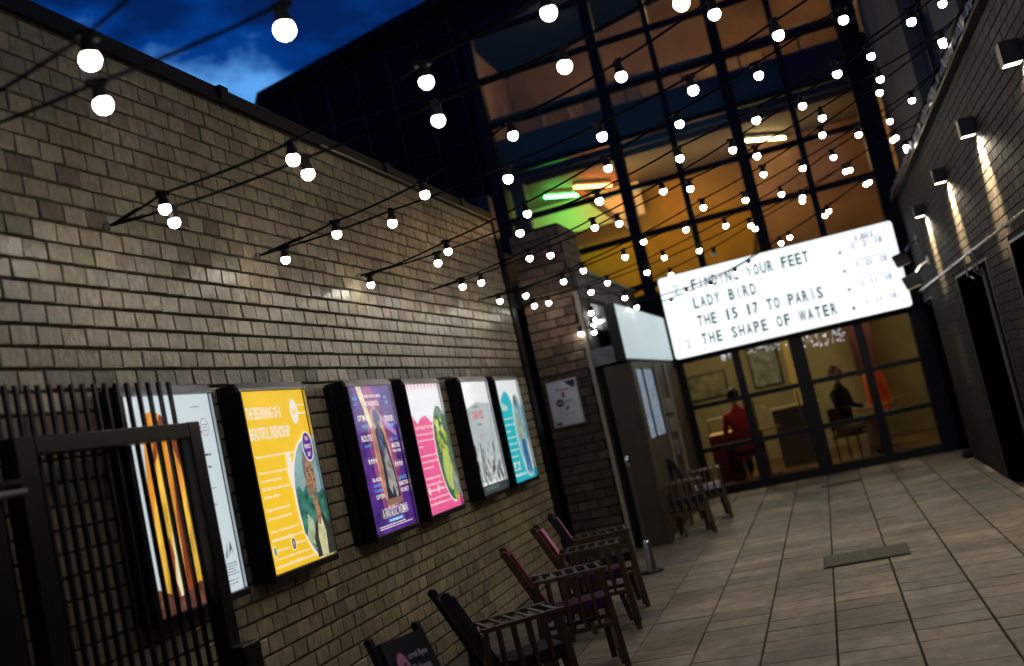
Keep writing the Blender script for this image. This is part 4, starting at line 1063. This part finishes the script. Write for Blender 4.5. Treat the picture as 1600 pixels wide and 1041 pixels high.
# =================================================================== CHAIRS
def chair(x, y, rz, label, cloth, patch=None, logo=False, seat=None, dark=False):
    t = thing('slatted_armchair', label, 'chair', (x, y, 0), R(rz), 'slatted wooden armchairs outside the cinema')
    wd = M_WOODG if not dark else M_WOOD
    H = .60
    def Q(mb, name, m, **k): return mb.build(name, m, t, **k)
    # arms: a broad slatted arm on the right hand side, a plain arm on the left
    Q(MB().bar((-.25, -.14, H), (.20, -.14, H), .026, .022), 'arm_rail', wd, bevel=.003)
    for k in range(6): Q(MB().bar((-.19 + k * .072, -.127, H + .002), (-.19 + k * .072, .122, H + .002), .022, .010), 'arm_slat', mat('varnished_slat', (.022, .015, .010), .35, spec=.35, noise=.3, nscale=20), bevel=.002)
    Q(MB().bar((-.25, .14, H), (.20, .14, H), .030, .022), 'arm_rail', wd, bevel=.003)
    for s in (-1, 1):
        yy = .14 * s
        Q(MB().bar((.165, yy, H - .012), (.205, yy * 1.04, 0), .036, .034, (0, 1, 0)), 'front_leg', M_WOOD)
        Q(MB().bar((-.235, yy, H - .012), (-.27, yy * 1.04, 0), .036, .034, (0, 1, 0)), 'rear_leg', M_WOOD)
        Q(MB().bar((-.25, yy, .27), (.185, yy, .27), .022, .026), 'lower_rail', M_WOOD)
        for k in range(4): Q(MB().bar((-.16 + k * .08, yy, H - .012), (-.155 + k * .083, yy, .283), .020, .030, (0, 1, 0)), 'side_slat', M_WOOD)
    for xx in (.13, -.17):
        Q(MB().bar((xx, -.13, .255), (xx + .03, .125, .03), .030, .036, (1, 0, 0)), 'cross_leg', M_WOOD)
        Q(MB().bar((xx + .032, .13, .255), (xx + .062, -.125, .03), .030, .036, (1, 0, 0)), 'cross_leg', M_WOOD)
    Q(MB().bar((.195, -.13, .10), (.195, .13, .10), .024, .030), 'stretcher', M_WOOD)
    # seat
    mb = MB(); n = 8
    pts = [(.20, .0), (.21, .03), (.185, .052), (.05, .045), (-.10, .038), (-.20, .045), (-.22, .02), (-.20, -.01), (0, -.02), (.18, -.022)]
    vs = [(a * .92, -.118, .385 + b) for a, b in pts] + [(a * .92, .118, .385 + b) for a, b in pts]; k = len(pts)
    mb.poly(vs, [tuple(range(k)), tuple(range(2 * k - 1, k - 1, -1))] + [(i, i + k, (i + 1) % k + k, (i + 1) % k) for i in range(k)])
    Q(mb, 'seat_cushion', seat or cloth, bevel=.008)
    # back: two raked posts and a canvas
    for s in (-1, 1):
        yy = .126 * s
        Q(MB().bar((-.185, yy, .36), (-.385, yy, .815), .022, .044, (0, 0, 1)).tube([(-.385, yy - .011, .805), (-.385, yy + .011, .805)], .022, 10), 'back_post', M_WOOD if not dark else M_CBLK, bevel=.004)
        Q(MB().tube([(-.25, yy * 1.05, .585), (-.25, yy * 1.32, .585)], .010, 8), 'bolt', M_STEEL)
    d = Vector((-.200, 0, .455)).normalized(); nrm = Vector((d.z, 0, -d.x))
    p0 = Vector((-.205, 0, .42))
    mb = MB(); L_ = .40; cols = 7; vs = []
    for side in (.030, -.010):
        for i in range(cols + 1):
            f = i / cols; yy = -.112 + .224 * f; sag = -.012 * math.sin(math.pi * f)
            for l in (0, L_): q = p0 + d * l + nrm * (side + sag + .003); vs.append((q.x, yy, q.z))
    m2 = 2 * (cols + 1); fs = []
    for i in range(cols):
        a = 2 * i; fs.append((a, a + 2, a + 3, a + 1)); fs.append((m2 + a, m2 + a + 1, m2 + a + 3, m2 + a + 2))
        fs.append((a, m2 + a, m2 + a + 2, a + 2)); fs.append((a + 1, a + 3, m2 + a + 3, m2 + a + 1))
    fs.append((0, 1, m2 + 1, m2)); e_ = 2 * cols; fs.append((e_, m2 + e_, m2 + e_ + 1, e_ + 1))
    mb.poly(vs, fs); bk = Q(mb, 'canvas_back', cloth, smooth=False)
    # printing on the front of the canvas
    if patch or logo:
        u = Vector((0, 1, 0)); o = p0 + nrm * .036 + Vector((0, -.1, 0)) + d * .16; u = u * .52
        sh = Sheet(o, u, d, t)
        if patch: sh.poly([(.06, .03), (.34, .03), (.36, .12), (.34, .235), (.06, .235)], patch, 'print')
        if logo:
            sh.oval(.10, .115, .055, .060, M_PINK, 'logo_disc'); sh.text('eff', .068, .098, .062, .034, M_CBLK, 'logo_letters', bold=.02)
            sh.text('errol flynn', .17, .130, .19, .034, M_WPRINT, 'lettering'); sh.text('filmhouse', .17, .075, .17, .038, M_WPRINT, 'lettering')
    return t
chair(-1.57, 3.89, -28, 'black canvas chair with pink disc logo, nearest the camera at the bottom edge', M_CBLK, logo=True, dark=True)
chair(-1.73, 5.18, 36, 'black canvas wooden armchair turned away, second along the brick wall', M_CBLK, dark=True)
chair(-1.737, 6.38, 19, 'dark red wooden armchair with purple seat, third along the brick wall', M_CRED, seat=M_CPUR)
chair(-1.83, 7.45, 11, 'dark red armchair with pink printed panel on its back', M_CRED, patch=M_PINK, seat=M_CPUR)
chair(-1.90, 8.18, 15, 'black armchair with pink print, just short of the brick pier', M_CBLK, patch=M_PINK, dark=True)
chair(-1.72, 11.72, 14, 'armchair with pale lilac printed back against the brown pier', M_CBLK, patch=M_LILAC, dark=True)
chair(-1.62, 12.85, 8, 'farthest armchair, beside the glass doors', M_CBLK, dark=True, seat=M_LILAC)

# stanchion
st = thing('post_stand', 'slim metal post with shiny tip and polished foot by the chairs', 'post', (-1.89, 9.72, 0))
MB().tube([(0, 0, .30), (0, 0, .98)], .016, 10).build('pole', mat('pole_dark', (.10, .09, .08), .35, metal=.6), st)
MB().tube([(0, 0, .98), (0, 0, .985), (0, 0, 1.07), (0, 0, 1.085)], [.017, .022, .020, .008], 12).build('tip', M_STEEL, st, smooth=True)
MB().tube([(0, 0, 0), (0, 0, .02), (0, 0, .27), (0, 0, .30)], [.055, .05, .032, .022], 16).build('foot', M_STEEL, st, smooth=True)
MB().tube([(0, 0, 0), (0, 0, .012)], .11, 20).build('base_plate', M_BLACK, st)

# =================================================================== CAFE INTERIOR, seen small through the doors
def table(x, y, label, r=.32):
    t = thing('cafe_table', label, 'table', (x, y, .003))
    MB().tube([(0, 0, .72), (0, 0, .745)], r, 20).build('table_top', mat('table_top', (.30, .20, .10), .35), t)
    MB().tube([(0, 0, .02), (0, 0, .72)], .03, 8).build('pedestal', M_ALUD, t); MB().tube([(0, 0, 0), (0, 0, .02)], .20, 14).build('foot', M_ALUD, t)
table(-1.15, 17.2, 'round cafe table behind the second glass door pane'); table(.75, 18.2, 'round cafe table deep inside behind the right door')
def pic(x, y, z, w, h, c, label):
    t = thing('wall_picture', label, 'picture', (x, y, z))
    MB().box(-w / 2, w / 2, -.03, 0, -h / 2, h / 2).build('frame', M_BLACK, t); MB().box(-w / 2 + .03, w / 2 - .03, -.036, -.031, -h / 2 + .03, h / 2 - .03).build('print', mat('pic_' + label.split()[0], c, .5, noise=.6, nscale=8), t)
pic(-1.0, 20.48, 1.75, .55, .8, (.22, .26, .22), 'grey framed picture on the olive cafe wall'); pic(-2.2, 20.48, 1.6, .9, .5, (.20, .20, .10), 'olive wide picture on the cafe wall at left')
cb_ = thing('counter', 'pale wooden counter with books inside the left door', 'counter', (-.5, 18.3, 0))
part(MB().box(-.95, -.2, 18.0, 18.5, 0, .95), 'counter_body', mat('counter_dark', (.06, .045, .03), .6), cb_); part(MB().box(-.98, -.17, 17.96, 18.54, .951, .985), 'counter_top', mat('counter_top', (.55, .45, .25), .5), cb_)
co = thing('yellow_column', 'tall cream column inside behind the second door pane', 'column', (-.44, 18.9, 0)); part(MB().box(-.56, -.28, 18.8, 19.0, 0, 2.84), 'shaft', mat('cream', (.55, .42, .16), .7), co)
rc = thing('red_banner', 'dark red banner hanging inside behind the right door', 'banner', (.75, 19.5, 1.9)); part(MB().box(.55, .95, 19.5, 19.52, 1.2, 2.7), 'cloth', mat('banner_red', (.06, .012, .014), .8), rc)
bx = thing('display_board', 'cream display board leaning behind the left door', 'board', (-.95, 17.3, 1.0))
part(MB().obox((-1.02, 17.35, .93), (.02, 0, -.005), (0, .10, 0), (-.02, 0, .16)), 'board', mat('cream2', (.75, .66, .45), .6), bx)
lc = thing('lamp_cabinet', 'glowing low display cabinet inside at far left of the doors', 'cabinet', (-1.75, 17.6, .8))
part(MB().box(-2.0, -1.55, 17.5, 17.8, .003, .78), 'cabinet', mat('cabinet_red', (.20, .02, .015), .6), lc); part(MB().box(-1.98, -1.57, 17.52, 17.78, .781, .80), 'lit_shelf', mat('shelf_glow', (.8, .6, .3), .5, emit=(1, .62, .22), estr=.7), lc); part(MB().box(-1.98, -1.57, 17.52, 17.78, 1.02, 1.04), 'top', mat('cream2'), lc)
for x in (-1.97, -1.59): part(MB().box(x, x + .02, 17.52, 17.54, .801, 1.019), 'upright', M_ALUD, lc)
fe = thing('orange_lamp', 'glowing orange red lantern inside behind the right door', 'lantern', (.74, 17.9, .9))
part(MB().tube([(.74, 17.9, .62), (.74, 17.9, .74), (.73, 17.9, 1.10), (.72, 17.9, 1.32)], [.16, .18, .17, .13], 14), 'shade', mat('lantern', (.5, .06, .01), .5, emit=(.8, .10, .02), estr=.08, emitnoise=.9, nscale=7), fe)
part(MB().tube([(.74, 17.9, .003), (.74, 17.9, .62)], .02, 8), 'stand', M_ALUD, fe)
# fairy lights just inside the head of the doors
fl = thing('fairy_lights', 'cluster of tiny white fairy lights hanging just below the film sign', 'fairy lights', (0, 15.9, 2.0))
mb = MB()
for k in range(120):
    g = random.random(); x = random.choice([random.uniform(-1.0, -.30), random.uniform(-.18, .42), random.uniform(-.18, .42), random.uniform(-1.35, -1.2)])
    mb.sphere((x, random.uniform(15.72, 15.95), 1.985 - random.random() ** 1.6 * .17 * (1.2 if x > -.2 else .6)), .006, 6, 4)
stuff(part(mb, 'fairy_bulbs', mat('fairy', (.9, .9, 1), .4, emit=(.75, .8, 1.0), estr=3.2), fl))
part(MB().tube([(-1.4, 15.83, 2.0), (-.9, 15.83, 1.985), (-.3, 15.83, 2.0), (.2, 15.83, 1.98), (.5, 15.83, 2.0)], .004, 5), 'wire', M_CABLE, fl)

# ---------------- people
def skin_body(name, verts, edges, radii, m, parent, sub=2):
    me = bpy.data.meshes.new(name); me.from_pydata(verts, edges, []); me.update(); me.materials.append(m)
    o = link(name, me, parent)
    sk = o.modifiers.new('skin', 'SKIN')
    for i, r in enumerate(radii):
        me.skin_vertices[0].data[i].radius = r if isinstance(r, tuple) else (r, r)
    me.skin_vertices[0].data[0].use_root = True
    sb = o.modifiers.new('sub', 'SUBSURF'); sb.levels = sub; sb.render_levels = sub
    return o
def person(x, y, rz, label, top, trous, skin, hair, sit=False, arm_fwd=.25):
    t = thing('person', label, 'person', (x, y, .003), R(rz))
    # faces -Y in its own space
    if sit:
        hip, kz, ky = .50, .50, -.42
        V = [(0, 0, .52), (0, .0, .68), (0, .02, .88), (0, .02, 1.05), (0, 0, 1.16), (0, -.01, 1.22),
             (.18, .01, 1.05), (.24, -.02, .82), (.20, -.24, .76), (-.18, .01, 1.05), (-.24, -.02, .82), (-.20, -.24, .76),
             (.10, -.02, .50), (.12, -.40, .52), (.12, -.42, .08), (.12, -.54, .04), (-.10, -.02, .50), (-.12, -.40, .52), (-.12, -.42, .08), (-.12, -.54, .04)]
        hz = 1.34
    else:
        V = [(0, 0, .92), (0, .0, 1.08), (0, .01, 1.24), (0, .01, 1.38), (0, 0, 1.46), (0, -.01, 1.52),
             (.19, .01, 1.38), (.27, .0, 1.12), (.24, -arm_fwd, .98), (-.19, .01, 1.38), (-.27, .0, 1.12), (-.24, -arm_fwd, .98),
             (.09, 0, .88), (.11, -.02, .48), (.12, .03, .08), (.13, -.10, .04), (-.09, 0, .88), (-.11, .0, .48), (-.12, .04, .08), (-.13, -.09, .04)]
        hz = 1.63
    E_ = [(0, 1), (1, 2), (2, 3), (3, 4), (4, 5), (3, 6), (6, 7), (7, 8), (3, 9), (9, 10), (10, 11), (0, 12), (12, 13), (13, 14), (14, 15), (0, 16), (16, 17), (17, 18), (18, 19)]
    rad = [(.16, .11), (.15, .10), (.17, .11), (.17, .10), (.06, .06), (.05, .05), .065, .048, .034, .065, .048, .034, .10, .068, .045, .035, .10, .068, .045, .035]
    skin_body('body', V, E_, rad, top, t)
    # trousers: separate garment over the legs
    tv = [(0, V[0][1], V[0][2] + .02)] + [V[i] for i in (12, 13, 14, 16, 17, 18)]
    skin_body('trousers', tv, [(0, 1), (1, 2), (2, 3), (0, 4), (4, 5), (5, 6)], [(.172, .13), .112, .082, .060, .112, .082, .060], trous, t)
    h = MB().sphere((0, -.01, hz), .095, 16, 12, 1.22); h.tube([(0, -.105, hz + .01), (0, -.122, hz - .02), (0, -.10, hz - .035)], [.012, .016, .012], 8)
    h.sphere((.095, 0, hz - .01), .022, 8, 6, 1.4).sphere((-.095, 0, hz - .01), .022, 8, 6, 1.4)
    h.build('head', skin, t, smooth=True)
    MB().sphere((.034, -.098, hz + .02), .012, 8, 6).sphere((-.034, -.098, hz + .02), .012, 8, 6).build('eye', mat('eye', (.03, .02, .02), .3), t)
    MB().obox((0, -.103, hz - .062), (.024, 0, 0), (0, .006, 0), (0, 0, .005)).build('mouth', mat('lips', (.25, .08, .07), .5), t)
    hr = MB().sphere((0, .018, hz + .028), .103, 16, 10, 1.12); hr.build('hair', hair, t, smooth=True)
    for s in (1, -1):
        hv = Vector(V[8] if s > 0 else V[11]); dr = Vector((0, -1, -.25)).normalized()
        hb = MB(); hb.obox(hv + dr * .06, (.036, 0, 0), dr * .045, (0, .004, .014))
        for k in range(4): b0 = hv + dr * .10 + Vector(((k - 1.5) * .018, 0, 0)); l_ = (.065, .075, .07, .055)[k]; hb.tube([b0, b0 + dr * l_ * .5 + Vector((0, 0, -.004)), b0 + dr * l_ * .9 + Vector((0, .0, -.025))], [.009, .008, .006], 6)
        hb.tube([hv + dr * .04 + Vector((-s * .034, 0, 0)), hv + dr * .08 + Vector((-s * .058, 0, -.005)), hv + dr * .11 + Vector((-s * .06, 0, -.02))], [.011, .009, .007], 6)
        hb.build('hand', skin, t, smooth=True)
    return t
SK = mat('skin_tone', (.42, .22, .15), .55)
person(-1.42, 17.0, 200, 'person in a red top sitting inside behind the left door', mat('red_top', (.50, .010, .014), .7), mat('dark_trousers', (.015, .014, .02), .8), SK, mat('dark_hair', (.02, .015, .012), .6), sit=True)
sc_ = thing('cafe_chair', 'red cafe chair under the seated person inside the left door', 'chair', (-1.42, 17.0, .003), R(200))
for n_, m_ in (('seat', MB().box(-.2, .2, -.22, .2, .36, .395)), ('backrest', MB().box(-.2, .2, .17, .195, .48, .82))): m_.build(n_, mat('chair_red', (.22, .012, .012), .6), sc_)
for a in (-.18, .18):
    for b in (-.2, .17): MB().tube([(a, b, 0), (a, b, .36 if b < 0 else .50)], .014, 6).build('leg', M_BLACK, sc_)
person(.17, 17.25, 62, 'person in a dark top and beige trousers sitting inside the right doors', mat('dark_top', (.012, .011, .012), .9), mat('beige_trousers', (.22, .15, .08), .8), SK, mat('brown_hair', (.05, .025, .012), .6), sit=True)
table(.62, 17.0, 'small cafe table between the seated dark figure and the orange lantern', .26)
sc2 = thing('cafe_chair', 'dark cafe chair under the person in a dark top', 'chair', (.17, 17.25, .003), R(62))
for n_, m_ in (('seat', MB().box(-.2, .2, -.22, .2, .36, .395)), ('backrest', MB().box(-.2, .2, .17, .195, .48, .82))): m_.build(n_, M_WOOD, sc2)
for a in (-.18, .18):
    for b in (-.2, .17): MB().tube([(a, b, 0), (a, b, .36 if b < 0 else .50)], .014, 6).build('leg', M_BLACK, sc2)
